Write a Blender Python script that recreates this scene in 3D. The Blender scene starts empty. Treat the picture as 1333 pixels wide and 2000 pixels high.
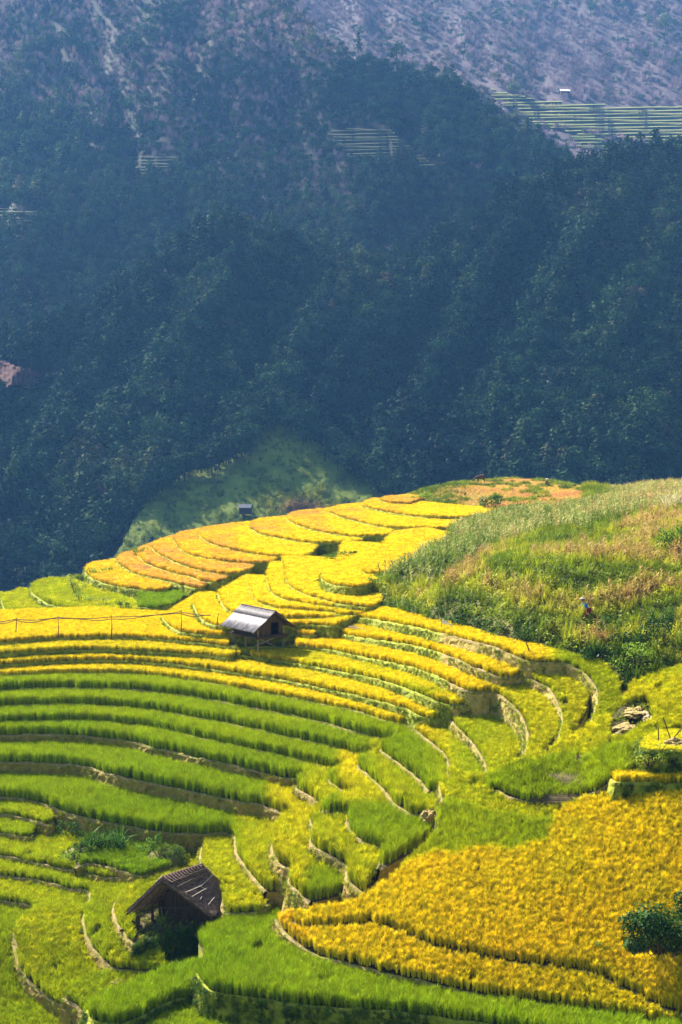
import bpy, bmesh, math, random
import numpy as np
from mathutils import Vector, Matrix
from mathutils.geometry import tessellate_polygon
random.seed(7); RNG = np.random.default_rng(11)
SC = bpy.context.scene
R = math.radians

# ------------------------------------------------------------------ camera, world, sun, exposure
FPX = 3200.0                     # focal length in photo pixels (photo 1333 x 2000)
PITCH = R(4.5)
cam_d = bpy.data.cameras.new("camera")
cam_d.sensor_fit = 'VERTICAL'; cam_d.sensor_height = 36.0; cam_d.lens = 36.0*FPX/2000.0
cam_d.clip_start = 0.5; cam_d.clip_end = 20000
cam = bpy.data.objects.new("camera", cam_d); SC.collection.objects.link(cam)
cam.location = (0, 0, 0); cam.rotation_euler = (math.pi/2-PITCH, 0, 0)
SC.camera = cam

SUN_AZ = R(-42)                  # from +Y (view direction) towards -X
SUN_EL = R(41)
sdir = Vector((math.sin(SUN_AZ)*math.cos(SUN_EL), math.cos(SUN_AZ)*math.cos(SUN_EL), math.sin(SUN_EL)))
world = bpy.data.worlds.new("World"); SC.world = world; world.use_nodes = True
wn = world.node_tree.nodes; wl = world.node_tree.links
sky = wn.new("ShaderNodeTexSky"); sky.sky_type = 'NISHITA'; sky.sun_disc = False
sky.sun_elevation = SUN_EL; sky.sun_rotation = SUN_AZ; sky.altitude = 1200
wn["Background"].inputs[1].default_value = 0.05
wl.new(sky.outputs[0], wn["Background"].inputs[0])
sun_d = bpy.data.lights.new("sun", 'SUN'); sun_d.energy = 5.0; sun_d.angle = R(0.5); sun_d.color = (1, 0.93, 0.82)
sun = bpy.data.objects.new("sun", sun_d); SC.collection.objects.link(sun)
sun.rotation_euler = (-sdir).to_track_quat('-Z', 'Y').to_euler()
SC.view_settings.view_transform = 'Standard'; SC.view_settings.look = 'None'
SC.view_settings.exposure = 2.0; SC.view_settings.gamma = 1.0
SC.render.engine = 'CYCLES'
SC.cycles.max_bounces = 6; SC.cycles.diffuse_bounces = 2; SC.cycles.glossy_bounces = 2
SC.cycles.transmission_bounces = 4; SC.cycles.volume_bounces = 0; SC.cycles.transparent_max_bounces = 6
SC.cycles.use_denoising = True

# ------------------------------------------------------------------ helpers
CP, SP = math.cos(PITCH), math.sin(PITCH)
def ray(px, py):
    px = np.asarray(px, float); py = np.asarray(py, float)
    a = (px-666.5)/FPX; b = (1000.0-py)/FPX
    return a, CP + b*SP, -SP + b*CP           # direction x, y, z
def at_depth(px, py, Y):                      # point of the view ray at ground distance Y
    x, y, z = ray(px, py); t = Y/y
    return np.stack([x*t, y*t, z*t], -1)
def at_z(px, py, z):
    x, y, zz = ray(px, py); t = z/zz
    return np.stack([x*t, y*t, zz*t], -1)
def sstep(v):
    v = np.clip(v, 0, 1); return v*v*(3-2*v)
def surf(L, X, Y):                            # a terrace level: nearly flat, easing down towards the valley mouth
    return (L - 0.09*np.maximum(0, 105-Y) - 0.007*np.clip(96-Y, 0, 30)**2
            + .9*min(L+28.3, 0)*sstep((91-Y)/6.0)
            + 0.5*np.clip(L+21.85, 0, 3.1)*(L < -18.6)*sstep((X+3)/11.0)*(1-sstep((Y-125)/25.0))
            - .55*np.clip(L+21.85+.5*min(max(L+21.85, 0), 3.1), 0, 9)*sstep((104-Y)/13)*sstep((X-3)/4.))
def on_surf(px, py, f):                       # intersect view rays with z = f(X, Y)
    x, y, z = ray(px, py)
    t = np.full(np.shape(x), 45.0); done = np.zeros(np.shape(x), bool); step = 1.0
    lo = t.copy()
    for i in range(400):
        below = (z*t) < f(x*t, y*t)
        done |= below
        lo = np.where(done, lo, t); t = np.where(done, t, t+step)
        if done.all(): break
    hi = t.copy()
    for i in range(18):
        m = (lo+hi)/2; b = (z*m) < f(x*m, y*m)
        hi = np.where(b, m, hi); lo = np.where(b, lo, m)
    return np.stack([x*hi, y*hi, z*hi], -1)

def tps_fit(pts, vals, lam=0.02):
    pts = np.asarray(pts, float); vals = np.asarray(vals, float); n = len(pts)
    d2 = ((pts[:, None]-pts[None])**2).sum(-1)+1e-9
    K = 0.5*d2*np.log(d2)/1000.0; K[np.arange(n), np.arange(n)] = lam
    A = np.zeros((n+3, n+3)); A[:n, :n] = K; A[:n, n] = 1; A[:n, n+1:] = pts; A[n, :n] = 1; A[n+1:, :n] = pts.T
    w = np.linalg.solve(A, np.concatenate([vals, np.zeros(3)]))
    def f(X, Y):
        X = np.asarray(X, float); Y = np.asarray(Y, float); sh = X.shape; q = np.stack([X.ravel(), Y.ravel()], -1)
        out = np.empty(len(q))
        for s in range(0, len(q), 20000):
            qq = q[s:s+20000]; d = ((qq[:, None]-pts[None])**2).sum(-1)+1e-9
            out[s:s+20000] = (0.5*d*np.log(d)/1000.0) @ w[:n] + w[n] + qq @ w[n+1:]
        return out.reshape(sh)
    return f

_perm = RNG.random((256, 256))
def vnoise(x, y):
    xi = np.floor(x).astype(int); yi = np.floor(y).astype(int); fx = x-xi; fy = y-yi
    fx = fx*fx*(3-2*fx); fy = fy*fy*(3-2*fy)
    g = lambda a, b: _perm[a % 256, b % 256]
    return (g(xi, yi)*(1-fx)+g(xi+1, yi)*fx)*(1-fy)+(g(xi, yi+1)*(1-fx)+g(xi+1, yi+1)*fx)*fy
def fbm(x, y, o=4):
    s = 0; a = .5; t = 0
    for i in range(o):
        s = s+a*vnoise(x*2**i+i*17.3, y*2**i+i*5.1); t += a; a *= .5
    return s/t

def resample(path, step):
    path = np.asarray(path, float); n = len(path)
    P = np.vstack([2*path[0]-path[1], path, 2*path[-1]-path[-2]])
    out = []
    for i in range(n-1):
        p0, p1, p2, p3 = P[i:i+4]
        # centripetal-ish: limit tangents so that sharp turns stay tidy
        m1 = (p2-p0)*0.5; m2 = (p3-p1)*0.5; L = np.linalg.norm(p2-p1)
        for m in (m1, m2):
            k = np.linalg.norm(m)
            if k > L: m *= L/k
        ns = max(2, int(L/step))
        t = np.arange(ns)[:, None]/ns
        h = (2*t**3-3*t**2+1)*p1+(t**3-2*t**2+t)*m1+(-2*t**3+3*t**2)*p2+(t**3-t**2)*m2
        out.append(h)
    out.append(path[-1:])
    return np.vstack(out)

def in_poly(px, py, poly):
    poly = np.asarray(poly, float); c = np.zeros(np.shape(px), bool); n = len(poly); j = n-1
    for i in range(n):
        xi, yi = poly[i, 0], poly[i, 1]; xj, yj = poly[j, 0], poly[j, 1]
        if yi != yj:
            c ^= ((yi > py) != (yj > py)) & (px < (xj-xi)*(py-yi)/(yj-yi)+xi)
        j = i
    return c

def mesh_obj(name, V, F, mat=None, parent=None, smooth=False, link=True):
    me = bpy.data.meshes.new(name)
    V = np.asarray(V, np.float32).reshape(-1, 3)
    if isinstance(F, np.ndarray):
        k = F.shape[1]; me.vertices.add(len(V)); me.vertices.foreach_set('co', V.ravel())
        me.loops.add(F.size); me.loops.foreach_set('vertex_index', F.ravel().astype(np.int32))
        me.polygons.add(len(F)); me.polygons.foreach_set('loop_start', (np.arange(len(F))*k).astype(np.int32))
        me.polygons.foreach_set('loop_total', np.full(len(F), k, np.int32))
        me.update(calc_edges=True)
    else:
        me.from_pydata([tuple(v) for v in V.tolist()], [], F); me.update()
    if smooth: me.polygons.foreach_set('use_smooth', np.ones(len(me.polygons), bool))
    if mat: me.materials.append(mat)
    o = bpy.data.objects.new(name, me)
    if link: SC.collection.objects.link(o)
    if parent: o.parent = parent
    return o
def tag(o, label=None, cat=None, group=None, kind=None):
    if label: o['label'] = label
    if cat: o['category'] = cat
    if group: o['group'] = group
    if kind: o['kind'] = kind
    return o
def empty(name, loc, label, cat, group=None, rz=0):
    o = bpy.data.objects.new(name, None); SC.collection.objects.link(o); o.location = loc; o.rotation_euler = (0, 0, rz)
    o.empty_display_size = 0.2
    return tag(o, label, cat, group)

class MB:                                     # collects shapes for ONE mesh
    def __init__(s): s.v = []; s.f = []
    def quad(s, a, b, c, d): n = len(s.v); s.v += [tuple(a), tuple(b), tuple(c), tuple(d)]; s.f.append((n, n+1, n+2, n+3))
    def tri(s, a, b, c): n = len(s.v); s.v += [tuple(a), tuple(b), tuple(c)]; s.f.append((n, n+1, n+2))
    def box(s, c, d, M=None):
        n = len(s.v); c = Vector(c)
        for i in range(8):
            p = Vector(((-.5, .5)[i & 1]*d[0], (-.5, .5)[i >> 1 & 1]*d[1], (-.5, .5)[i >> 2]*d[2]))
            if M is not None: p = M @ p
            s.v.append(tuple(c+p))
        s.f += [tuple(n+k for k in q) for q in ((0, 2, 3, 1), (4, 5, 7, 6), (0, 1, 5, 4), (2, 6, 7, 3), (0, 4, 6, 2), (1, 3, 7, 5))]
    def beam(s, a, b, w, h=None):             # box-section bar from a to b
        a = Vector(a); b = Vector(b); d = b-a; q = d.to_track_quat('X', 'Z').to_matrix()
        s.box((a+b)/2, (d.length, w, h or w), q)
    def tube(s, pts, rad, n=7, cap=True):
        pts = [Vector(p) for p in pts]; k = len(pts); base = len(s.v)
        if not hasattr(rad, '__len__'): rad = [rad]*k
        for i, p in enumerate(pts):
            d = (pts[min(i+1, k-1)]-pts[max(i-1, 0)]).normalized()
            q = d.to_track_quat('Z', 'Y').to_matrix()
            for j in range(n):
                a = 2*math.pi*j/n; s.v.append(tuple(p+q @ Vector((math.cos(a)*rad[i], math.sin(a)*rad[i], 0))))
        for i in range(k-1):
            for j in range(n):
                a = base+i*n+j; b = base+i*n+(j+1) % n; s.f.append((a, b, b+n, a+n))
        if cap:
            s.f.append(tuple(base+j for j in range(n-1, -1, -1))); s.f.append(tuple(base+(k-1)*n+j for j in range(n)))
    def blade(s, p, az, lean, L, w, bend, seg=3, tw=0.0):   # tapering leaf that arches over
        p = Vector(p); el = math.pi/2-lean; pts = []
        for i in range(seg+1):
            t = i/seg; pts.append(p.copy())
            e = el-bend*t
            p = p+Vector((math.cos(az)*math.cos(e), math.sin(az)*math.cos(e), math.sin(e)))*(L/seg)
        side = Vector((-math.sin(az+tw), math.cos(az+tw), 0))
        n = len(s.v)
        prof = {2: (.8, 1, 0), 3: (.6, 1, .75, 0), 4: (.5, 1, .9, .6, 0)}[seg]
        for i in range(seg):
            s.v += [tuple(pts[i]-side*w*prof[i]/2), tuple(pts[i]+side*w*prof[i]/2)]
        s.v.append(tuple(pts[-1]))
        for i in range(seg-1):
            a = n+2*i; s.f.append((a, a+1, a+3, a+2))
        a = n+2*(seg-1); s.f.append((a, a+1, n+2*seg))
        return pts
    def leaf(s, c, nrm, L, w, rot):           # flat leaf face (rhomb)
        q = Vector(nrm).to_track_quat('Z', 'Y').to_matrix(); c = Vector(c)
        u = q @ Vector((math.cos(rot), math.sin(rot), 0)); v = q @ Vector((-math.sin(rot), math.cos(rot), 0))
        s.quad(c-u*L/2, c+v*w/2-u*L*.05, c+u*L/2, c-v*w/2-u*L*.05)
    def build(s, name, mat, parent=None, link=True, smooth=False):
        return mesh_obj(name, s.v, s.f, mat, parent, smooth, link)

# ------------------------------------------------------------------ materials
def new_mat(name):
    m = bpy.data.materials.new(name); m.use_nodes = True; m.node_tree.nodes.clear(); return m, m.node_tree.nodes, m.node_tree.links
def N(nt, typ, **kw):
    n = nt.new(typ)
    for k, v in kw.items():
        if k.startswith('i_'): n.inputs[int(k[2:])].default_value = v
        else: setattr(n, k, v)
    return n
def ramp(nt, stops, interp='LINEAR'):
    n = nt.new('ShaderNodeValToRGB'); cr = n.color_ramp; cr.interpolation = interp
    while len(cr.elements) > 1: cr.elements.remove(cr.elements[-1])
    cr.elements[0].position = stops[0][0]; cr.elements[0].color = (*stops[0][1], 1)
    for p, c in stops[1:]:
        e = cr.elements.new(p); e.color = (*c, 1)
    return n
def leaf_mat(name, stops, stops2=None, trans=0.45, gloss=0.06, varamt=0.25, rough=0.55, src='INSTANCER'):
    """foliage: colour by the plant's own 'tint'; stops2 for seed heads (mesh attribute 'pan')"""
    m, nt, ln = new_mat(name)
    at = N(nt, 'ShaderNodeAttribute', attribute_type=src, attribute_name='tint')
    oi = N(nt, 'ShaderNodeAttribute', attribute_type=src, attribute_name='rnd')
    r1 = ramp(nt, stops); ln.new(at.outputs['Fac'], r1.inputs[0]); col = r1.outputs[0]
    if stops2:
        r2 = ramp(nt, stops2); ln.new(at.outputs['Fac'], r2.inputs[0])
        pa = N(nt, 'ShaderNodeAttribute', attribute_type='GEOMETRY', attribute_name='pan')
        mx = N(nt, 'ShaderNodeMixRGB'); ln.new(pa.outputs['Fac'], mx.inputs[0]); ln.new(col, mx.inputs[1]); ln.new(r2.outputs[0], mx.inputs[2]); col = mx.outputs[0]
    mul = N(nt, 'ShaderNodeMapRange', i_3=1-varamt, i_4=1+varamt); ln.new(oi.outputs['Fac'], mul.inputs[0])
    hs = N(nt, 'ShaderNodeHueSaturation'); ln.new(col, hs.inputs['Color']); ln.new(mul.outputs[0], hs.inputs['Value'])
    d = N(nt, 'ShaderNodeBsdfDiffuse'); t = N(nt, 'ShaderNodeBsdfTranslucent'); g = N(nt, 'ShaderNodeBsdfGlossy', i_1=rough)
    ln.new(hs.outputs[0], d.inputs[0]); ln.new(hs.outputs[0], t.inputs[0])
    m1 = N(nt, 'ShaderNodeMixShader', i_0=trans); ln.new(d.outputs[0], m1.inputs[1]); ln.new(t.outputs[0], m1.inputs[2])
    m2 = N(nt, 'ShaderNodeMixShader', i_0=gloss); ln.new(m1.outputs[0], m2.inputs[1]); ln.new(g.outputs[0], m2.inputs[2])
    o = N(nt, 'ShaderNodeOutputMaterial'); ln.new(m2.outputs[0], o.inputs[0])
    return m
def surf_mat(name, stops, scale=3.0, rough=0.9, bump=0.4, detail=6.0, stretch=(1, 1, 1), coord='Object', spec=0.2, bscale=None):
    m, nt, ln = new_mat(name)
    tc = N(nt, 'ShaderNodeTexCoord'); mp = N(nt, 'ShaderNodeMapping'); mp.inputs['Scale'].default_value = stretch
    ln.new(tc.outputs[coord], mp.inputs[0])
    no = N(nt, 'ShaderNodeTexNoise'); no.inputs['Scale'].default_value = scale; no.inputs['Detail'].default_value = detail; no.inputs['Roughness'].default_value = .65
    ln.new(mp.outputs[0], no.inputs[0])
    rp = ramp(nt, stops); ln.new(no.outputs[0], rp.inputs[0])
    p = N(nt, 'ShaderNodeBsdfPrincipled'); p.inputs['Roughness'].default_value = rough; p.inputs['Specular IOR Level'].default_value = spec
    ln.new(rp.outputs[0], p.inputs['Base Color'])
    if bump:
        n2 = N(nt, 'ShaderNodeTexNoise'); n2.inputs['Scale'].default_value = bscale or scale*4; n2.inputs['Detail'].default_value = 4; ln.new(mp.outputs[0], n2.inputs[0])
        b = N(nt, 'ShaderNodeBump'); b.inputs['Strength'].default_value = bump; b.inputs['Distance'].default_value = .1; ln.new(n2.outputs[0], b.inputs['Height']); ln.new(b.outputs[0], p.inputs['Normal'])
    o = N(nt, 'ShaderNodeOutputMaterial'); ln.new(p.outputs[0], o.inputs[0])
    return m
RICE_LEAF = [(0, (.16, .29, .004)), (.35, (.36, .43, .004)), (.55, (.54, .50, .005)), (.8, (.70, .52, .007)), (1, (.50, .32, .05))]
RICE_PAN = [(0, (.20, .36, .008)), (.35, (.48, .52, .006)), (.55, (.74, .64, .008)), (.8, (.95, .67, .006)), (.9, (.90, .50, .04)), (1, (.72, .40, .13))]
M_rice = leaf_mat('rice_leaves', RICE_LEAF, RICE_PAN, trans=.19, gloss=.008, varamt=.40)
M_soil = surf_mat('wet_field_soil', [(.3, (.06, .045, .02)), (.7, (.12, .09, .04))], 1.5)
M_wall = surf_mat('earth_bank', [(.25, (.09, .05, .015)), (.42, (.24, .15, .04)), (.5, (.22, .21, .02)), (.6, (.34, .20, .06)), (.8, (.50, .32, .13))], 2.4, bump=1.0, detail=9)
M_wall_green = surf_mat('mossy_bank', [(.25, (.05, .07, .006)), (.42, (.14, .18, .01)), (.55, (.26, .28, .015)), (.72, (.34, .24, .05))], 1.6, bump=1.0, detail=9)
M_wall_ochre = surf_mat('ochre_bank', [(.3, (.16, .11, .03)), (.45, (.30, .25, .05)), (.6, (.42, .30, .09)), (.78, (.56, .40, .16))], 2.4, bump=1.0, detail=9)  # lighter ochre earth for the right-hand golden terraces
M_lip = surf_mat('trodden_bund', [(.3, (.12, .12, .015)), (.45, (.20, .20, .03)), (.52, (.28, .20, .075)), (.7, (.42, .30, .14))], 3.0, bump=1.0)
M_lip_green = surf_mat('grassy_bund', [(.3, (.12, .16, .01)), (.55, (.28, .30, .02)), (.75, (.36, .27, .07))], 2.5, bump=.8)
M_hill = surf_mat('hillside_ground', [(.3, (.07, .08, .015)), (.6, (.16, .14, .04)), (.8, (.24, .17, .08))], .6)
M_bark = surf_mat('bark', [(.3, (.05, .035, .022)), (.7, (.14, .10, .06))], 3, stretch=(1, 1, .2))
M_red = surf_mat('red_soil', [(.3, (.05, .018, .014)), (.55, (.13, .05, .035)), (.75, (.24, .12, .085))], .25, bump=.8)
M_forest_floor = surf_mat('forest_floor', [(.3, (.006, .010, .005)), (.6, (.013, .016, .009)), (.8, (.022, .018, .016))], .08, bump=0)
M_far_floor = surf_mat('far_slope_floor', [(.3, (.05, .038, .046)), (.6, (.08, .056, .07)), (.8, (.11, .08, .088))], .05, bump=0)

# ------------------------------------------------------------------ instancing of plants on point clouds
def proto_coll(name, objs):
    c = bpy.data.collections.new(name)
    for o in objs: c.objects.link(o)
    return c
def scatter(name, P, coll, n_var, scl, tint, label=None, cat=None, tilt=0.08, rnd=None, idx=None, yaw=None):
    P = np.asarray(P, np.float32); n = len(P)
    me = bpy.data.meshes.new(name); me.vertices.add(n); me.vertices.foreach_set('co', P.ravel())
    def put(nm, typ, arr, key='value'):
        a = me.attributes.new(nm, typ, 'POINT'); a.data.foreach_set(key, np.asarray(arr, np.float32 if typ != 'INT' else np.int32).ravel())
    put('tint', 'FLOAT', tint); put('rnd', 'FLOAT', RNG.random(n) if rnd is None else rnd)
    rot = np.stack([RNG.normal(0, tilt, n), RNG.normal(0, tilt, n), RNG.random(n)*6.283 if yaw is None else yaw], -1)
    put('rot', 'FLOAT_VECTOR', rot, 'vector')
    scl = np.asarray(scl, np.float32)
    if scl.ndim == 1: scl = np.stack([scl]*3, -1)
    put('scl', 'FLOAT_VECTOR', scl, 'vector')
    put('idx', 'INT', RNG.integers(0, n_var, n) if idx is None else idx)
    me.update()
    o = bpy.data.objects.new(name, me); SC.collection.objects.link(o)
    ng = bpy.data.node_groups.new('scatter_'+name, 'GeometryNodeTree')
    ng.interface.new_socket('Geometry', in_out='INPUT', socket_type='NodeSocketGeometry')
    ng.interface.new_socket('Geometry', in_out='OUTPUT', socket_type='NodeSocketGeometry')
    gi = ng.nodes.new('NodeGroupInput'); go = ng.nodes.new('NodeGroupOutput')
    ip = ng.nodes.new('GeometryNodeInstanceOnPoints'); ci = ng.nodes.new('GeometryNodeCollectionInfo')
    ci.inputs['Collection'].default_value = coll; ci.inputs['Separate Children'].default_value = True; ci.inputs['Reset Children'].default_value = True
    ip.inputs['Pick Instance'].default_value = True
    def attr(nm, dt):
        a = ng.nodes.new('GeometryNodeInputNamedAttribute'); a.data_type = dt; a.inputs['Name'].default_value = nm; return a.outputs['Attribute']
    e2r = ng.nodes.new('FunctionNodeEulerToRotation')
    L = ng.links
    L.new(gi.outputs[0], ip.inputs['Points']); L.new(ci.outputs[0], ip.inputs['Instance'])
    L.new(attr('idx', 'INT'), ip.inputs['Instance Index']); L.new(attr('rot', 'FLOAT_VECTOR'), e2r.inputs[0]); L.new(e2r.outputs[0], ip.inputs['Rotation'])
    L.new(attr('scl', 'FLOAT_VECTOR'), ip.inputs['Scale']); L.new(ip.outputs[0], go.inputs[0])
    md = o.modifiers.new('scatter', 'NODES'); md.node_group = ng
    tag(o, label, cat, kind='stuff')
    return o

# ------------------------------------------------------------------ the terraces, traced lip by lip
CT = [(9, 93), (12.2, 98), (12.5, 102), (9.5, 106), (5.5, 113), (2, 124), (-4, 131), (-15, 133), (-62, 133)]      # hidden inner edge (metres)
def CTs(*head): return list(head)+CT[1:]
# name, level, lip (photo px, low side towards the viewer), closure, closure kind, tint, bank style (0 earth,1 green), rice height
T = []
def terr(name, L, lip, close, kind, tint, bank=0, h=.62, grp='left', rice=True, dens=1.0):
    T.append(dict(name=name, L=L, lip=lip, close=close, kind=kind, tint=tint, bank=bank, h=h, grp=grp, rice=rice, dens=dens))
# --- lower left strips
terr('T16', -29.8, [(-150, 1800), (-70, 1830), (-90, 1900), (-60, 2000), (40, 2100), (300, 2110)], [(420, 2020), (420, 1900), (160, 1760), (-150, 1720)], 'px', .33, 0, .5, 'low')
terr('T15', -29.3, [(-150, 1748), (0, 1761), (64, 1774), (48, 1795), (27, 1822), (30, 1860), (42, 1898), (66, 1926), (105, 1957), (130, 1970)], [(260, 1960), (290, 1900), (220, 1800), (170, 1720), (-150, 1680)], 'px', .38, 0, .5, 'low')
terr('T14', -28.8, [(-150, 1694), (0, 1711), (90, 1725), (135, 1737), (173, 1743), (172, 1765), (161, 1800), (172, 1840), (192, 1866), (214, 1889), (240, 1896)], [(330, 1900), (300, 1780), (220, 1700), (120, 1660), (-150, 1630)], 'px', .36, 0, .5, 'low')
terr('P1', -29.0, [(120, 1952), (133, 1958), (152, 1970), (172, 1992), (200, 1996)], [(320, 1960), (330, 1905), (240, 1895), (180, 1905), (140, 1925)], 'px', .3, 0, .5, 'low')
terr('T13', -28.3, [(-150, 1652), (0, 1673), (90, 1691), (149, 1704), (200, 1716), (262, 1722), (236, 1748), (221, 1775), (228, 1804), (243, 1828), (262, 1849), (275, 1842), (300, 1834), (345, 1824), (382, 1815), (400, 1812)], [(440, 1800), (470, 1770), (430, 1700), (330, 1640), (150, 1620), (-150, 1600)], 'px', .38, 0, .45, 'low')
terr('T12R', -27.9, [(150, 1697), (177, 1689), (226, 1700), (272, 1713), (290, 1708)], [(350, 1690), (330, 1650), (200, 1650), (160, 1670)], 'px', .15, 0, .45, 'low')
terr('T12L', -27.8, [(-150, 1615), (0, 1629), (30, 1634), (57, 1638), (66, 1632)], [(90, 1600), (-150, 1570)], 'px', .32, 0, .45, 'low')
terr('T11L', -27.35, [(-150, 1583), (0, 1592), (50, 1600), (95, 1612), (106, 1606)], [(120, 1570), (-150, 1540)], 'px', .35, 0, .45, 'low')
terr('T11R', -27.4, [(400, 1640), (391, 1658), (393, 1688), (408, 1715), (432, 1748), (436, 1781), (470, 1784), (512, 1780), (532, 1763), (558, 1746)], [(600, 1730), (540, 1640), (470, 1610)], 'px', .42, 0, .5, 'mid')
# --- the amphitheatre
terr('T10', -26.9, [(-150, 1556), (0, 1559), (60, 1564), (100, 1577), (150, 1595), (240, 1613), (330, 1628), (400, 1630), (436, 1627), (457, 1634), (460, 1648), (462, 1670), (482, 1700), (498, 1721), (515, 1743)], [(-1.0, 90)]+CTs((6, 96)), 'xy', .22, 0, .80, 'green')
terr('T9', -25.55, [(-150, 1489), (0, 1490), (90, 1492), (165, 1499), (225, 1516), (300, 1532), (400, 1552), (440, 1561), (470, 1569), (502, 1571), (520, 1577), (535, 1583), (570, 1598), (545, 1612), (534, 1632), (530, 1666), (548, 1690), (572, 1704), (563, 1724), (590, 1751), (606, 1764)], [(1.0, 87.5), (3, 92)]+CTs((8, 96)), 'xy', .22, 0, .80, 'green')
terr('T8', -24.45, [(-150, 1440), (0, 1437), (90, 1436), (180, 1441), (255, 1449), (300, 1461), (400, 1484), (455, 1497), (515, 1511), (550, 1520), (588, 1524), (578, 1541), (605, 1557), (630, 1577), (608, 1600), (613, 1624), (607, 1650), (640, 1672), (676, 1693), (676, 1720), (710, 1750)], [(3.2, 90)]+CTs((9, 95)), 'xy', .22, 0, .80, 'green')
terr('T7', -23.85, [(-150, 1419), (0, 1413), (90, 1410), (150, 1409), (210, 1412), (300, 1423), (400, 1446), (490, 1465), (590, 1487), (640, 1502), (670, 1505), (641, 1525), (665, 1543), (692, 1562), (648, 1570), (628, 1588), (655, 1589), (683, 1590), (674, 1612), (697, 1640), (725, 1653), (752, 1661), (742, 1680), (736, 1700)], [(3.6, 88), (5, 90)]+CTs((9, 95)), 'xy', .24, 0, .80, 'green')
terr('T6', -23.2, [(-150, 1388), (0, 1381), (120, 1377), (210, 1380), (300, 1389), (400, 1406), (520, 1431), (640, 1458), (700, 1474), (738, 1476), (697, 1497), (722, 1520), (752, 1550), (770, 1572), (800, 1590), (830, 1594)], [(5.2, 91)]+CTs((9, 95)), 'xy', .25, 0, .80, 'green')
terr('T5', -22.5, [(-150, 1354), (0, 1349), (90, 1345), (180, 1346), (240, 1347), (330, 1356), (400, 1366), (520, 1389), (610, 1407), (700, 1432), (774, 1448), (792, 1447), (764, 1456), (742, 1466), (775, 1491), (814, 1521), (835, 1548)], [(6, 93)]+CTs((10, 97)), 'xy', .26, 0, .80, 'green')
terr('T4', -21.85, [(-150, 1325), (0, 1321), (120, 1317), (219, 1317), (300, 1321), (400, 1334), (500, 1351), (600, 1371), (700, 1392), (745, 1406), (792, 1417), (812, 1431), (845, 1456), (873, 1484), (871, 1520), (858, 1541), (862, 1563), (890, 1583)], [(8.5, 90), (9.5, 94)]+CTs((11, 98)), 'xy', .66, 0, .5, 'gold')
terr('T3', -21.2, [(-150, 1304), (0, 1300), (90, 1294), (180, 1291), (270, 1293), (400, 1306), (454, 1314), (550, 1329), (640, 1348), (700, 1361), (790, 1385), (820, 1400), (856, 1405), (872, 1402), (890, 1420), (926, 1459), (944, 1489), (948, 1515), (950, 1532)], CT, 'xy', .66, 1, .46, 'gold')
terr('T2', -20.55, [(-150, 1285), (0, 1279), (120, 1272), (219, 1271), (400, 1281), (447, 1287), (466, 1281), (580, 1297), (700, 1320), (775, 1340), (850, 1370), (895, 1379), (920, 1378), (950, 1366), (985, 1385), (1012, 1412), (1022, 1450), (1020, 1480)], [(12, 97), (13.5, 101), (10, 106), (6, 112.5), (2, 124), (-4, 131), (-15, 133), (-62, 133)], 'xy', .62, 1, .46, 'gold')
terr('T1', -20.0, [(-150, 1264), (0, 1257), (114, 1248), (219, 1246), (300, 1249), (400, 1259), (455, 1265), (530, 1264), (568, 1262), (640, 1270), (700, 1283), (790, 1301), (850, 1322), (910, 1351), (937, 1355), (962, 1352), (993, 1372), (1017, 1402), (1029, 1441), (1023, 1478), (1025, 1495), (1027, 1506)], [(13.6, 97), (14.6, 100.5), (11.5, 105), (7, 111.5), (3, 123), (-1, 133), (-6, 138), (-18, 141), (-22, 143), (-30, 141), (-42, 139), (-62, 137)], 'xy', .72, 1, .46, 'gold')
terr('U1', -19.4, [(318, 1205), (322, 1217), (335, 1228), (354, 1236), (420, 1243), (456, 1242), (505, 1236), (560, 1238), (612, 1243), (622, 1240), (634, 1234), (700, 1246), (790, 1259), (850, 1274), (940, 1310), (979, 1325), (1022, 1322), (1045, 1333), (1068, 1345), (1089, 1375), (1098, 1405), (1092, 1440), (1089, 1465), (1091, 1486)], [(14.8, 97.5), (15.8, 101), (13, 105), (8, 111), (4, 122), (0, 138), (-13, 150)], 'xy', .74, 1, .42, 'gold')
terr('U2', -18.75, [(378, 1180), (381, 1193), (396, 1213), (430, 1224), (500, 1226), (582, 1222), (655, 1223), (678, 1215), (700, 1207), (760, 1217), (835, 1232), (910, 1251), (970, 1268), (1030, 1292), (1060, 1297), (1099, 1297), (1118, 1303), (1137, 1313), (1164, 1345), (1166, 1370), (1155, 1411), (1152, 1425), (1153, 1438)], [(1200, 1440), (1222, 1385), (1212, 1330), (1185, 1300), (1105, 1278), (1060, 1268), (1000, 1256), (930, 1236), (860, 1217), (800, 1203), (745, 1190), (700, 1188), (500, 1200), (380, 1165)], 'px', .74, 1, .38, 'gold')
terr('U2b', -18.35, [(425, 1160), (430, 1172), (440, 1190), (465, 1199), (530, 1206), (600, 1207), (660, 1208), (690, 1203)], [(2, 133), (3, 146), (-9, 154)], 'xy', .72, 1, .4, 'gold')
terr('U3', -18.05, [(488, 1145), (492, 1162), (504, 1178), (540, 1189), (570, 1191), (630, 1196), (681, 1203), (735, 1200)], [(3.5, 138), (1, 150), (-6, 156)], 'xy', .72, 1, .4, 'gold')
terr('U4', -17.75, [(520, 1130), (524, 1148), (532, 1162), (556, 1173), (579, 1176), (640, 1186), (720, 1192)], [(4, 142), (1, 156), (-7, 160)], 'xy', .72, 1, .4, 'gold')
terr('U5', -17.45, [(558, 1118), (559, 1137), (569, 1150), (600, 1164), (660, 1180), (700, 1186), (727, 1187), (745, 1180)], [(5, 148), (0, 160), (-6, 163)], 'xy', .72, 1, .4, 'gold')
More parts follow.
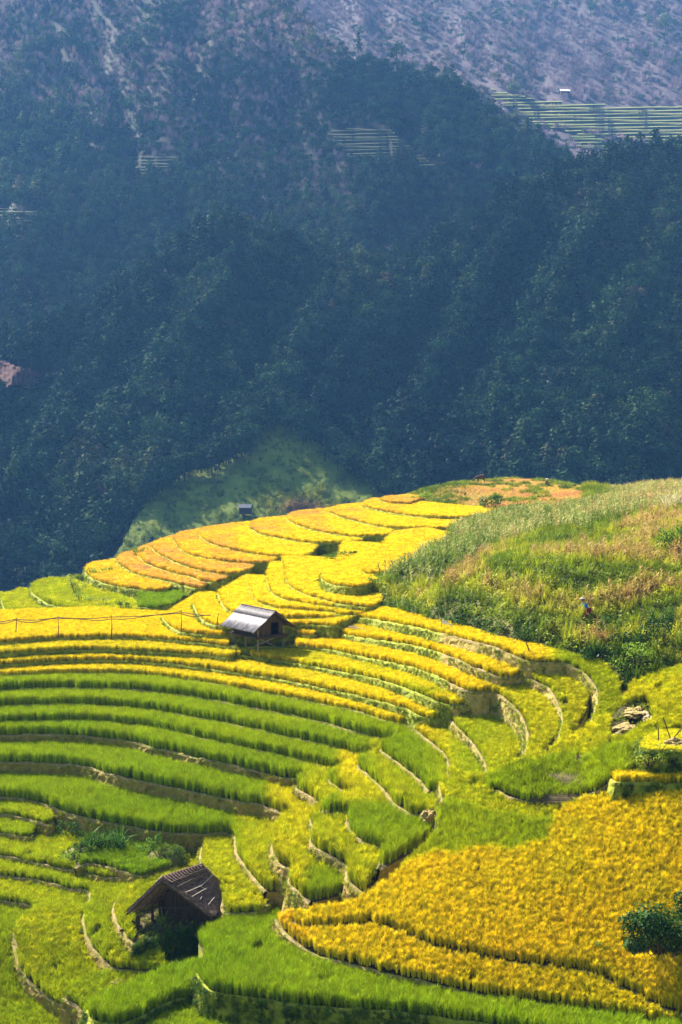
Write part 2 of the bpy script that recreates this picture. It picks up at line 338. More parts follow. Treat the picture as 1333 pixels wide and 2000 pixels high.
terr('U6', -16.5, [(657, 1098), (640, 1106), (631, 1118), (627, 1131), (640, 1141), (662, 1146), (690, 1149), (716, 1146), (730, 1140)], [(5.5, 147), (5, 165), (0, 168)], 'xy', .74, 1, .4, 'gold')
terr('U7', -16.2, [(752, 1056), (742, 1074), (722, 1098), (711, 1112), (712, 1122), (741, 1122), (765, 1118)], [(860, 1070), (880, 1045), (830, 1035), (770, 1042)], 'px', .78, 1, .4, 'gold')
# --- ridge on the upper left
terr('G00', -21.6, [(-200, 1215), (-60, 1190), (-12, 1190), (6, 1208), (30, 1222), (60, 1232)], [(60, 1180), (0, 1160), (-150, 1165)], 'px', .39, 1, .45, 'lime')
terr('G0', -20.9, [(2, 1168), (5, 1181), (15, 1197), (45, 1211), (75, 1221), (160, 1226)], [(200, 1190), (110, 1160), (40, 1155)], 'px', .39, 1, .5, 'lime')
terr('G1', -20.1, [(66, 1142), (60, 1154), (70, 1166), (90, 1179), (150, 1196), (210, 1205), (262, 1206)], [(300, 1190), (240, 1170), (140, 1137), (100, 1134)], 'px', .39, 1, .5, 'lime')
terr('G2', -19.6, [(268, 1186), (300, 1190), (345, 1182)], [(380, 1150), (330, 1135), (270, 1160)], 'px', .12, 1, .5, 'lime')
O = [('O1', -19.15, [(178, 1104), (166, 1113), (172, 1126), (192, 1137), (240, 1148), (300, 1156), (330, 1153)], [(380, 1120), (300, 1095), (230, 1096)], .86),
     ('O2', -18.75, [(240, 1086), (227, 1092), (230, 1102), (255, 1118), (300, 1131), (360, 1145), (385, 1150), (410, 1144)], [(440, 1110), (340, 1070), (275, 1076)], .93),
     ('O3', -18.4, [(282, 1070), (268, 1077), (270, 1088), (290, 1104), (330, 1118), (360, 1125), (400, 1137), (425, 1139), (450, 1130)], [(480, 1095), (400, 1055), (320, 1058)], .92),
     ('O4', -18.05, [(312, 1058), (297, 1066), (300, 1077), (345, 1101), (405, 1119), (440, 1123), (464, 1122), (490, 1114)], [(540, 1080), (440, 1040), (360, 1045)], .92),
     ('O5', -17.7, [(352, 1044), (339, 1051), (342, 1062), (360, 1080), (420, 1095), (480, 1101), (524, 1101), (545, 1094)], [(600, 1060), (520, 1030), (400, 1035)], .9),
     ('O6', -17.35, [(400, 1034), (388, 1040), (390, 1048), (405, 1060), (450, 1074), (510, 1085), (590, 1090), (612, 1082)], [(640, 1050), (580, 1015), (460, 1026)], .9),
     ('O7', -16.95, [(505, 1018), (490, 1024), (490, 1034), (512, 1045), (570, 1056), (618, 1062), (692, 1061), (715, 1055)], [(720, 1030), (640, 1000), (560, 1012)], .86),
     ('O8', -16.55, [(578, 1003), (562, 1010), (563, 1018), (600, 1033), (650, 1044), (700, 1049), (752, 1048), (770, 1040)], [(790, 1015), (720, 990), (640, 997)], .9),
     ('O9', -16.15, [(662, 991), (645, 997), (647, 1004), (690, 1018), (750, 1031), (810, 1034), (880, 1033), (900, 1026)], [(890, 1000), (790, 980), (710, 986)], .86),
     ('O10', -15.7, [(728, 977), (711, 984), (713, 991), (750, 1000), (810, 1009), (890, 1013), (985, 1006), (1010, 1000)], [(985, 999), (880, 990), (800, 981)], .86),
     ('O11', -15.3, [(752, 974), (742, 978), (760, 983), (800, 985)], [(830, 975), (800, 970)], .92)]
for nm, L, lip, cl, ti in O:
    terr(nm, L, lip, cl, 'px', ti, 1, .42, 'ridge', dens=1.0)

def lip_pts(t):
    px = resample(t['lip'], 6.0)
    f = t.get('f') or (lambda X, Y, L=t['L']: surf(L, X, Y))
    return on_surf(px[:, 0], px[:, 1], f)
def P3(name, px, py):                          # point of a traced level, for tying other surfaces to it
    L = [t for t in T if t['name'] == name][0]['L']
    return on_surf(np.array([px]), np.array([py]), lambda X, Y: surf(L, X, Y))[0]

# --- free-form fields (tilted), tied to the levels they meet
gp = [P3('T4', 872, 1515), P3('T4', 860, 1545), P3('T4', 1045, 1618), P3('T4', 950, 1600), P3('T3', 948, 1528), P3('T1', 1026, 1502),
      P3('U1', 1091, 1482), P3('U2', 1153, 1434), P3('T4', 1100, 1590)+np.array([0, 0, .25])]
UP_ = np.array([0, 0, .08]); gp = gp[:4]+[g+UP_ for g in gp[4:]]
gp += [at_depth(1333, 1420, 93), at_depth(1333, 1330, 98), at_depth(1480, 1330, 99), at_depth(1230, 1460, 91.5), at_depth(1200, 1520, 88), at_depth(1400, 1500, 88), P3('U2', 1222, 1352)]
gp = np.array(gp); f_green = tps_fit(gp[:, :2], gp[:, 2], .003)
T.append(dict(name='GG', L=-21, f=f_green, lip=[(860, 1530), (861, 1563), (890, 1583), (950, 1601), (1050, 1620), (1068, 1614), (1072, 1602), (1095, 1592), (1130, 1582), (1165, 1566), (1195, 1548), (1225, 1540)],
              close=[(1300, 1545), (1333, 1545), (1760, 1540), (1760, 1300), (1333, 1310), (1232, 1345), (1215, 1378), (1190, 1405), (1160, 1418), (1100, 1460), (1040, 1482), (1000, 1498), (960, 1515), (930, 1525), (885, 1515)],
              kind='px', tint=.46, bank=0, h=.55, grp='green_right', rice=True, dens=1.0))
T.append(dict(name='GU', L=-20.5, f=lambda X, Y: f_green(X, Y)+.45*sstep((X-7.2)/2.5)*(1-sstep((Y-90.5)/5)), lip=[(945, 1536), (955, 1545), (972, 1545), (993, 1557), (1032, 1566), (1059, 1567), (1113, 1561), (1173, 1543), (1195, 1528)],
              close=[(1240, 1510), (1230, 1460), (1100, 1480), (1000, 1500)], kind='px', tint=.26, bank=0, h=.62, grp='green_right', rice=True, dens=1.0))
os_p = at_depth(1200, 1528, 86.5); OSZ = os_p[2]
T.append(dict(name='OS', L=OSZ, f=lambda X, Y: np.full(np.shape(X), OSZ), lip=[(1192, 1524), (1203, 1530), (1260, 1531), (1333, 1533), (1760, 1536)],
              close=[(1760, 1490), (1250, 1480), (1225, 1500)], kind='px', tint=.68, bank=1, h=.5, grp='big', rice=True, dens=1.0))
BBZ = at_depth(1255, 1498, 88.6)[2]+1.15
T.append(dict(name='BB', L=BBZ, f=lambda X, Y: np.full(np.shape(X), BBZ), lip=[(1262, 1440), (1246, 1452), (1248, 1464), (1262, 1469), (1300, 1470), (1760, 1474)],
              close=[(1760, 1430), (1333, 1425), (1290, 1430)], kind='px', tint=.5, bank=1, h=.22, grp='big', rice=True, dens=1.0))
op = np.array([at_depth(*q) for q in [(1075, 1650, 84.0), (862, 1690, 83.6), (765, 1738, 83.4), (690, 1775, 83.4), (610, 1790, 84.6), (535, 1808, 87),
               (600, 1865, 82.8), (900, 1900, 78.8), (1130, 1890, 78.4), (1333, 1900, 77.8), (1000, 1760, 80.8), (1250, 1700, 81.2), (800, 1810, 81.6), (1480, 1700, 81.5), (1480, 1950, 75)]])
_l = np.array([P3('T4', 870, 1570), P3('T4', 950, 1601), P3('T4', 1045, 1619)]); _g = on_surf(np.array([1095., 1140., 1180.]), np.array([1592., 1580., 1558.]), f_green); _l = np.vstack([_l, _g, at_depth(np.array([1230., 1333., 1480.]), np.array([1532., 1536., 1540.]), 86.2)]); _l[:, 1] -= 1.0; _l[:3, 2] -= .55; _l[3:6, 2] -= .42; _l[6:, 2] -= .16; op = np.vstack([op, _l])
f_or = tps_fit(op[:, :2], op[:, 2], .2)
T.append(dict(name='OB', L=-27, f=f_or, lip=[(720, 1808), (770, 1817), (815, 1836), (860, 1853), (930, 1868), (1000, 1883), (1080, 1893), (1130, 1897), (1180, 1915), (1240, 1945), (1333, 1985), (1760, 2030)],
              close=[(1760, 1510), (1333, 1553), (1200, 1555), (1130, 1570), (1075, 1600), (1050, 1608), (950, 1590), (872, 1566), (852, 1590), (846, 1640), (785, 1697), (760, 1725), (740, 1740), (690, 1768), (610, 1787), (560, 1800), (600, 1815), (660, 1812)], kind='px', tint=.68, bank=0, h=.58, grp='big', rice=True, dens=1.0))
f_or2 = lambda X, Y: np.minimum(f_or(X, Y)-.28, -27.4-.0*X)
T.append(dict(name='OF', L=-28, f=lambda X, Y: f_or(X, Y)-.25, lip=[(535, 1797), (548, 1815), (575, 1838), (600, 1856), (630, 1872), (700, 1888), (800, 1912), (900, 1937), (1050, 1962), (1200, 1987), (1333, 2012), (1760, 2060)],
              close=[(1760, 1950), (1200, 1880), (900, 1830), (760, 1790), (680, 1785), (600, 1792), (560, 1790)], kind='px', tint=.68, bank=0, h=.58, grp='big', rice=True, dens=1.0))
T.append(dict(name='OBR', L=-27, f=lambda X, Y: f_or(X, Y)+.12, lip=[(1130, 1868), (1150, 1880), (1200, 1903), (1260, 1930), (1333, 1962), (1760, 2010)],
              close=[(1760, 1890), (1333, 1870), (1230, 1850), (1160, 1850)], kind='px', tint=.7, bank=1, h=.5, grp='big', rice=True, dens=1.0))
f_f1 = lambda X, Y: -30.15+0.02*(Y-80)+0*X
T.append(dict(name='F1', L=-30, f=f_f1, lip=[(380, 1905), (400, 1928), (415, 1938), (470, 1948), (530, 1956), (608, 1967), (750, 1977), (933, 2000), (1100, 2030), (1760, 2100)],
              close=[(1760, 1960), (1200, 1940), (900, 1880), (620, 1830), (540, 1780), (500, 1780), (470, 1800), (400, 1815), (388, 1845), (400, 1870)], kind='px', tint=.16, bank=1, h=.78, grp='front', rice=True, dens=1.0))
T.append(dict(name='Q1', L=-30.4, f=lambda X, Y: np.full(np.shape(X), -31.2), lip=[(168, 1975), (180, 1996), (225, 2002), (272, 1990), (330, 1960), (370, 1950)],
              close=[(420, 1960), (430, 1925), (400, 1890), (330, 1905), (260, 1935)], kind='px', tint=.15, bank=1, h=.78, grp='front', rice=True, dens=1.0))
T.append(dict(name='F0', L=-31.2, f=lambda X, Y: np.full(np.shape(X), -31.8), lip=[(262, 2010), (290, 2030), (500, 2050), (900, 2090), (1760, 2160)],
              close=[(1760, 2040), (900, 1990), (600, 1972), (450, 1962), (350, 1965), (290, 1990)], kind='px', tint=.18, bank=1, h=.5, grp='front', rice=True, dens=1.0))

# the strips run on beyond the left edge of the view
for t in T:
    p0, p1 = t['lip'][0], t['lip'][1]
    if p0[0] == -150: t['lip'] = [(-420, p0[1]+(p0[1]-p1[1])*.9+6)]+list(t['lip'])
    if t['kind'] == 'px': t['close'] = [(-420, q[1]) if q[0] == -150 else q for q in t['close']]
# build outlines in metres
for t in T:
    f = t.get('f') or (lambda X, Y, L=t['L']: surf(L, X, Y))
    t['f'] = f
    lip = lip_pts(t)
    # even spacing along the lip
    d = np.concatenate([[0], np.cumsum(np.linalg.norm(np.diff(lip[:, :2], axis=0), axis=1))])
    step = 0.22 if lip[:, 1].min() < 110 else 0.3
    s = np.linspace(0, d[-1], max(6, int(d[-1]/step)))
    lx = np.interp(s, d, lip[:, 0]); ly = np.interp(s, d, lip[:, 1])
    wob = 0.16*(fbm(s*.45+hash(t['name'][0])%50, s*0+len(t['name'])*3.1+abs(t['L']), 3)-.5)
    tx = np.gradient(lx); ty = np.gradient(ly); k = np.hypot(tx, ty)+1e-9; nx, ny = ty/k, -tx/k
    lx = lx+nx*wob; ly = ly+ny*wob
    if t['kind'] == 'xy': c = np.array(t['close'], float)
    else:
        cc = np.array(t['close'], float); c = on_surf(cc[:, 0], cc[:, 1], f)[:, :2]
    t['lipxy'] = np.stack([lx, ly], -1); t['nrm'] = np.stack([nx, ny], -1)
    t['poly'] = np.vstack([t['lipxy'], c])

# ------------------------------------------------------------------ raster of the terraces (for planting and for the ground sheet)
CELL = 0.15; X0, X1, Y0, Y1 = -64, 48, 60, 262
gx = np.arange(X0, X1, CELL); gy = np.arange(Y0, Y1, CELL); GX, GY = np.meshgrid(gx, gy)
H = np.full(GX.shape, -999.0); ID = np.full(GX.shape, -1, int)
for k, t in enumerate(T):
    p = t['poly']; i0, i1 = np.searchsorted(gx, [p[:, 0].min(), p[:, 0].max()]); j0, j1 = np.searchsorted(gy, [p[:, 1].min(), p[:, 1].max()])
    sx = GX[j0:j1, i0:i1]; sy = GY[j0:j1, i0:i1]
    if sx.size == 0: continue
    m = in_poly(sx, sy, p); z = t['f'](sx, sy)
    hh = H[j0:j1, i0:i1]; ii = ID[j0:j1, i0:i1]; m &= z > hh
    hh[m] = z[m]; ii[m] = k
def shift_ext(A, r, fn):
    out = A.copy()
    for dy in range(-r, r+1):
        for dx in range(-r, r+1):
            if dx*dx+dy*dy > r*r+.1: continue
            out = fn(out, np.roll(np.roll(A, dy, 0), dx, 1))
    return out
# --- ground sheet under and around the terraces
ctl = []
def C3(px, py, D, dz=0): p = at_depth(px, py, D); ctl.append((p[0], p[1], p[2]+dz))
for q in [(760, 1185, 122), (810, 1207, 117), 
          (735, 1155, 133), (770, 1115, 139), (800, 1092, 150), (815, 1076, 157), (880, 1040, 174), (850, 1150, 121), (930, 1170, 115), (1000, 1190, 110), (1150, 1200, 108), (1200, 1250, 105), (1300, 1200, 108), (1450, 1200, 109),
          (850, 1060, 165), (850, 1090, 138), (930, 1090, 136), (1000, 1090, 132), (1100, 1090, 126), (1250, 1120, 115), (1450, 1100, 115),
          (880, 1018, 194), (950, 1022, 180), (1000, 1002, 192), (1060, 1040, 152), (1150, 1010, 162), (1100, 995, 186), (1180, 985, 180), (1250, 984, 170), (1333, 980, 160), (1450, 970, 158),
          (1200, 1060, 136), (1333, 1030, 133), (1400, 1000, 140),
          (790, 975, 212), (830, 992, 205), (830, 960, 222), (900, 1000, 201), (880, 950, 228), (960, 985, 208), (940, 945, 232), (1010, 950, 228), (1068, 950, 228), (1068, 945, 234), (1000, 942, 236), (1020, 975, 210), (1150, 952, 226), (1120, 962, 215), (1215, 958, 215)]:
    C3(*q)
for q in [(860, 1221), (930, 1242), (1000, 1262), (1060, 1275), (1105, 1285), (1150, 1298), (1195, 1315)]:
    w = P3('U2', *q); ctl.append((w[0], w[1]+.4, w[2]+.15))
for q in [(1232, 1345), (1265, 1342), (1333, 1296), (1450, 1270)]:
    w = on_surf(np.array([q[0]]), np.array([q[1]]), f_green)[0]; ctl.append((w[0], w[1]+.3, w[2]+.1))
# banks that are not terraced
for q in [(150, 1625, 98), (220, 1640, 97.3), (300, 1650, 96.8), (120, 1645, 98), (200, 1668, 96.8), (300, 1680, 95.6), (350, 1650, 96.4),
          (1215, 1400, 94), (1240, 1390, 95),
          (340, 1895, 85.5), (420, 1900, 85.5), (150, 1150, 158), (200, 1165, 154), (250, 1185, 148), (150, 1120, 164), (280, 1195, 145), (350, 1170, 147)]:
    C3(*q)
nctl_true = len(ctl)
# silhouettes fall away behind
for px, py, D in [(-220, 1190, 158), (-100, 1165, 163), (0, 1150, 166), (60, 1135, 170), (140, 1112, 173), (230, 1090, 180), (340, 1050, 192), (440, 1035, 202), (560, 1010, 212), (650, 995, 222), (740, 980, 232), (800, 968, 238), (870, 950, 243), (940, 942, 246), (1068, 942, 246), (1215, 965, 238), (1333, 975, 222), (1480, 975, 222)]:
    p = at_depth(px, py, D)
    for dd, dz in ((8, 3.5), (24, 14), (50, 32)):
        ctl.append((p[0]*(1+dd/D), p[1]+dd, p[2]-dz))
# under the terraces
ys = np.arange(4, H.shape[0], 16); xs = np.arange(4, H.shape[1], 16)
Hmin = shift_ext(np.where(H < -900, 99, H)[::4, ::4], 2, np.minimum)
for j in range(2, Hmin.shape[0], 7):
    for i in range(2, Hmin.shape[1], 7):
        if H[::4, ::4][j, i] > -900 and Hmin[j, i] < 50: ctl.append((gx[::4][i], gy[::4][j], Hmin[j, i]-1.1))
ctl = np.array(ctl)
f_base = tps_fit(ctl[:, :2], ctl[:, 2], .004)
bx = np.arange(-84, 70, .6); by = np.arange(48, 290, .6); BX, BY = np.meshgrid(bx, by)
BZ = f_base(BX, BY)
# keep the sheet below the planted levels
ii = np.clip(((BX-X0)/CELL).astype(int), 0, H.shape[1]-1); jj = np.clip(((BY-Y0)/CELL).astype(int), 0, H.shape[0]-1)
inside = (BX > X0) & (BX < X1-1) & (BY > Y0) & (BY < Y1-1)
Hx = shift_ext(np.where(H < -900, 99, H), 4, np.minimum)
hb = Hx[jj, ii]; cap = inside & (hb < 50) & (H[jj, ii] > -900) & (BZ < hb+.6)
BZ = np.where(cap, np.minimum(BZ, hb-.25), BZ)
BZ = BZ+0.25*(fbm(BX*.35, BY*.35, 4)-.5)*(~cap)
def bz(x, y):                                   # bilinear read of the sheet
    fx = np.clip((np.asarray(x)-bx[0])/.6, 0, len(bx)-1.001); fy = np.clip((np.asarray(y)-by[0])/.6, 0, len(by)-1.001)
    i = fx.astype(int); j = fy.astype(int); u = fx-i; v = fy-j
    return (BZ[j, i]*(1-u)+BZ[j, i+1]*u)*(1-v)+(BZ[j+1, i]*(1-u)+BZ[j+1, i+1]*u)*v
def ground(x, y):
    x = np.asarray(x, float); y = np.asarray(y, float)
    i = np.clip(((x-X0)/CELL+.5).astype(int), 0, H.shape[1]-1); j = np.clip(((y-Y0)/CELL+.5).astype(int), 0, H.shape[0]-1)
    return np.maximum(H[j, i], bz(x, y))
def grid_faces(nr, nc):
    a = np.arange(nr*nc).reshape(nr, nc); return np.stack([a[:-1, :-1], a[:-1, 1:], a[1:, 1:], a[1:, :-1]], -1).reshape(-1, 4)
o = mesh_obj('hillside_ground', np.stack([BX, BY, BZ], -1), grid_faces(*BX.shape), M_hill, smooth=True)
tag(o, 'grassy hillside under the terraces and the scrub slope', 'ground', kind='structure')

# --- terrace bodies
def build_terrace(k, t):
    lip, nr = t['lipxy'], t['nrm']; n = len(lip); f = t['f']; cl = t['poly'][n:]
    s = np.arange(n)*.22
    V = []; rows = []
    zl = f(lip[:, 0], lip[:, 1])
    ragged = fbm(s*1.3+k*7, s*0+k, 3)-.5
    prof = [(-.20, 0.0, 0), (-.13, .04, 0), (-.07, .07, 0), (-.01, .03, 0), (.04, -.06, 0), (.06, -.22, 1), (.10, -.45, 1), (.16, -.8, 1), (.24, -1.2, 1), (.36, -1.8, 1), (.6, -3.0, 1)]
    for r, (off, dz, w) in enumerate(prof):
        rough = 0 if r < 1 else (.05 if r < 5 else .13)
        nn = (fbm(s*2.1+r*13.7+k*3, s*0+r*1.9+k, 3)-.5)*2*rough
        q = lip+nr*(off+nn)[:, None]
        dzn = dz*(.35+1.3*(ragged+.5)) if 0 < r < 4 else dz
        if 1 <= r <= 3: dzn = dzn+.5*ragged*.14
        V.append(np.column_stack([q, zl+dzn])); rows.append(w)
    nr_ = len(V); VV = np.vstack(V)
    F = []; mi = []
    for r in range(nr_-1):
        a = np.arange(n-1)+r*n
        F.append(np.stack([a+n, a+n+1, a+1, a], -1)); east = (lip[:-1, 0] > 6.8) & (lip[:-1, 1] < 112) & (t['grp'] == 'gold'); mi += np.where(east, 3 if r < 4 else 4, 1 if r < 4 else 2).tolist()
    F = np.vstack(F).tolist()
    inner = np.arange(n).tolist()
    base = len(VV); cz = f(cl[:, 0], cl[:, 1]); VV = np.vstack([VV, np.column_stack([cl, cz])])
    loop = inner+list(range(base, base+len(cl)))
    tri = tessellate_polygon([[Vector(VV[i]) * 1.0 for i in loop]])
    for a, b, c in tri: F.append((loop[a], loop[b], loop[c])); mi.append(0)
    # closing back wall
    b2 = len(VV); VV = np.vstack([VV, np.column_stack([cl, cz-3.0])])
    for i in range(len(cl)-1): F.append((base+i, b2+i, b2+i+1, base+i+1)); mi.append(2)
    F.append((n-1, (nr_-1)*n+n-1, b2, base)); mi.append(2); F.append((base+len(cl)-1, b2+len(cl)-1, (nr_-1)*n, 0)); mi.append(2)
    o = mesh_obj('terrace_ground', VV, [tuple(x) for x in F], None)
    for m in ((M_soil, M_lip_green, M_wall_green) if t['bank'] else (M_soil, M_lip, M_wall))+(M_lip, M_wall_ochre): o.data.materials.append(m)
    o.data.polygons.foreach_set('material_index', mi)
    tag(o, kind='structure')
    return o
for k, t in enumerate(T): build_terrace(k, t)

# ------------------------------------------------------------------ rice
def rice_tuft(seed, kind):
    rnd = random.Random(seed); mb = MB(); pan = []
    def add(c, v):
        while len(pan) < len(mb.f): pan.append(v)
    for i in range(27):
        a = rnd.uniform(0, 6.283); r = rnd.uniform(0, .10)
        mb.blade((r*math.cos(a), r*math.sin(a), 0), a+rnd.uniform(-.9, .9), rnd.uniform(0, .12), rnd.uniform(.8, 1.15), .026, rnd.uniform(.05, .45) if i % 4 else rnd.uniform(.6, 1.2), 3, rnd.uniform(-1.5, 1.5)); add(0, 0)
    for i in range(14 if kind else 3):
        a = rnd.uniform(0, 6.283); r = rnd.uniform(0, .09)
        mb.blade((r*math.cos(a), r*math.sin(a), rnd.uniform(.58, .7)), a+rnd.uniform(-.7, .7), rnd.uniform(.0, .2), rnd.uniform(.34, .5), .032, rnd.uniform(.7, 1.8), 4, rnd.uniform(-1.5, 1.5)); add(0, 1)
    o = mb.build('rice_tuft', M_rice, link=False)
    at = o.data.attributes.new('pan', 'FLOAT', 'FACE'); at.data.foreach_set('value', pan)
    return o
protos = [rice_tuft(i, 1) for i in range(4)]+[rice_tuft(10+i, 0) for i in range(4)]
C_rice = proto_coll('rice_tufts', protos)
Hm = np.where(H < -900, -60, H)
drop = shift_ext(Hm, 1, np.minimum); rise = shift_ext(Hm, 1, np.maximum)
baseH = bz(GX, GY)
plantable = (ID >= 0) & (H-drop < .22) & (rise-H < .25) & (baseH < H+.02)
grpP = {}
EXCL = [[(1190, 1446), (1192, 1405), (1222, 1378), (1262, 1365), (1280, 1412), (1250, 1430), (1215, 1450)], [(444, 1240), (575, 1236), (580, 1264), (540, 1267), (444, 1266)], [(262, 1790), (300, 1770), (440, 1760), (448, 1800), (425, 1822), (380, 1838), (300, 1852), (262, 1850)], [(1210, 1850), (1350, 1840), (1360, 1880), (1225, 1876)]]
for k, t in enumerate(T):
    if not t['rice']: continue
    p = t['poly']; near = p[:, 1].min() < 112
    sp = (.138 if t['grp'] == 'big' else .158) if near else .25
    x0, x1, y0, y1 = p[:, 0].min(), p[:, 0].max(), p[:, 1].min(), p[:, 1].max()
    xs = np.arange(x0, x1, sp); ys = np.arange(y0, y1, sp); A, B = np.meshgrid(xs, ys)
    A = A+RNG.normal(0, .04, A.shape); B = B+RNG.normal(0, .04, B.shape)
    A = A.ravel(); B = B.ravel()
    i = np.clip(((A-X0)/CELL+.5).astype(int), 0, H.shape[1]-1); j = np.clip(((B-Y0)/CELL+.5).astype(int), 0, H.shape[0]-1)
    m = (ID[j, i] == k) & plantable[j, i] & (A > X0) & (A < X1-1) & (B > Y0) & (B < Y1-1)
    A, B = A[m], B[m]
    zz_ = t['f'](A, B); qx = 666.5+FPX*A/(B*CP-zz_*SP); qy = 1000-FPX*(zz_*CP+B*SP)/(B*CP-zz_*SP)
    ex = np.zeros(len(A), bool)
    for e in EXCL: ex |= in_poly(qx, qy, e)
    A, B = A[~ex], B[~ex]
    if len(A) == 0: print('no rice on', t['name']); continue
    z = t['f'](A, B)
    n1 = fbm(A*.22+k*3.3, B*.22, 4)-.5; n2 = fbm(A*1.4, B*1.4+k, 3)-.5
    ti = t['tint']+n1*.2+n2*.07+RNG.normal(0, .035, len(A))
    px = 666.5+FPX*A/(B*CP-z*SP)      # where it stands in the field, for the fields' own ripening pattern
    py = 1000-FPX*(z*CP+B*SP)/(B*CP-z*SP)
    nm = t['name']
    if nm in ('T2', 'T3', 'T4', 'T1'):
        ti -= .28*sstep((px-(900 if nm in ('T1', 'T2') else 800))/120)
    if nm == 'T2': ti -= .14*sstep((px-560)/60)*(1-sstep((px-840)/60))*sstep(fbm(A*.5, B*.5, 2)*3-1)
    if nm == 'U1': ti -= .3*sstep((px-1010)/60)
    if nm == 'U2': ti -= .4*sstep((px-1050)/60)
    if nm == 'T5': ti += .12*sstep((px-820)/40)
    if nm == 'T8': ti += .20*sstep((px-570)/40)
    if nm == 'T9': ti += .28*sstep((px-505)/30)-.25*sstep((px-585)/30)*sstep((py-1700)/30)
    if nm == 'T10': ti += .22*sstep((px-440)/40)
    if nm == 'T7': ti += .28*sstep((px-640)/40)*(1-sstep((py-1575)/25))
    if nm == 'T6': ti += .2*sstep((px-690)/60)
    if nm == 'GG': ti += .14*sstep((py-1480)/-80.)*sstep((1200-px)/100.)
    if nm in ('O7', 'O8', 'O9', 'O10', 'O6'): ti -= .14*sstep((px-(T[k]['lip'][2][0]+50))/60)
    if nm == 'OF': ti += .14*sstep((640-px)/80); 
    if nm == 'OB': ti -= .36*(1-sstep((py-(1668-.10*np.maximum(px-860, 0)+.4*np.maximum(860-px, 0)+26*(fbm(px*.02, py*0, 3)-.5)))/18.))*sstep((1088+30*(fbm(py*.04, px*0, 3)-.5)-px)/24.)
    if nm == 'OB': ti += .07*sstep(fbm(A*.15+9, B*.15, 3)*4-2)-.2*sstep(fbm(A*.25, B*.12+4, 3)*5-3.2)
    hgt = t['h']*(1+RNG.normal(0, .07, len(A))+(fbm(A*.6, B*.6, 3)-.5)*.12)
    # edges keep their plants a little apart, and some gaps open
    gap = fbm(A*1.1+40, B*1.1, 3) > (.17 if t['grp'] == 'big' else .22)
    A, B, z, ti, hgt = A[gap], B[gap], z[gap], ti[gap], hgt[gap]
    w = ((.62 if t['grp'] == 'big' else .78) if near else 1.2)*np.ones(len(A))
    g = grpP.setdefault(t['grp'], [[], [], []]); g[0].append(np.stack([A, B, z-.01], -1)); g[1].append(np.clip(ti, 0, 1)); g[2].append(np.stack([w, w, hgt], -1))
RL = {'low': ('green rice growing in narrow strips at the lower left corner', ), 'mid': ('yellow green rice beside the brown thatched hut',),
      'green': ('tall bright green rice standing on the long curved terraces of the amphitheatre',), 'gold': ('golden yellow rice on the curved terraces around the stilt hut',),
      'lime': ('lime green rice on the rounded terraces at the left skyline',), 'ridge': ('reddish golden rice on the fan of small terraces along the ridge',),
      'green_right': ('light green rice filling the wide gentle field on the right',), 'big': ('deep golden rice covering the large field at the lower right',),
      'front': ('dark green rice in the shady strip along the bottom edge',)}
nr = 0
for g, (P, ti, sc) in grpP.items():
    P = np.vstack(P); ti = np.concatenate(ti); sc = np.vstack(sc); nr += len(P)
    idx = np.where(ti > .45, RNG.integers(0, 4, len(P)), RNG.integers(4, 8, len(P)))
    scatter('rice_crop', P, C_rice, 8, sc, ti, RL[g][0], 'rice', tilt=.09, idx=idx)
print('rice tufts', nr)

def project(A, B, z):
    d = B*CP-z*SP
    return 666.5+FPX*A/d, 1000-FPX*(z*CP+B*SP)/d
M_weed = leaf_mat('weed_leaves', [(0, (.018, .05, .006)), (.25, (.06, .12, .008)), (.45, (.19, .25, .010)), (.6, (.38, .38, .018)), (.75, (.42, .34, .07)), (.88, (.34, .20, .055)), (1, (.22, .11, .04))], trans=.35, gloss=.015, varamt=.4)
M_corn = leaf_mat('corn_leaves', [(0, (.05, .11, .008)), (.4, (.16, .22, .02)), (.7, (.44, .42, .13)), (.85, (.44, .30, .09)), (1, (.30, .17, .06))], trans=.35, gloss=.02, varamt=.3)
M_dry = leaf_mat('dry_grass', [(0, (.25, .32, .03)), (.4, (.56, .48, .04)), (.7, (.72, .44, .10)), (1, (.60, .27, .10))], trans=.3, gloss=.02)
def weed(seed, n=70, L=.17):
    r = random.Random(seed); mb = MB()
    for i in range(n):
        th = r.uniform(0, 6.283); ph = math.acos(r.uniform(-.1, 1)); q = .45*(.55+.45*r.random())*(1+.25*math.sin(3*th+seed))
        c = (q*math.sin(ph)*math.cos(th), q*math.sin(ph)*math.sin(th), .08+q*math.cos(ph)*1.15)
        nn = Vector(c).normalized()+Vector((r.gauss(0, .5), r.gauss(0, .5), r.gauss(0, .5)+.3))
        mb.leaf(c, nn, L*r.uniform(.6, 1.4), L*.55*r.uniform(.7, 1.2), r.uniform(0, 6.28))
    for i in range(6): mb.blade((0, 0, 0), r.uniform(0, 6.28), r.uniform(.1, .7), r.uniform(.5, .8), .03, .4, 2)
    return mb.build('broad_weed', M_weed, link=False)
def grassy(seed, mat, n=26, L=.9, w=.035, lean=.5, bend=1.0):
    r = random.Random(seed); mb = MB()
    for i in range(n):
        a = r.uniform(0, 6.28); mb.blade((r.gauss(0, .08), r.gauss(0, .08), 0), a, r.uniform(0, lean), L*r.uniform(.6, 1.1), w, r.uniform(.2, bend), 3, r.uniform(-.5, .5))
    return mb.build('grass_clump', mat, link=False)
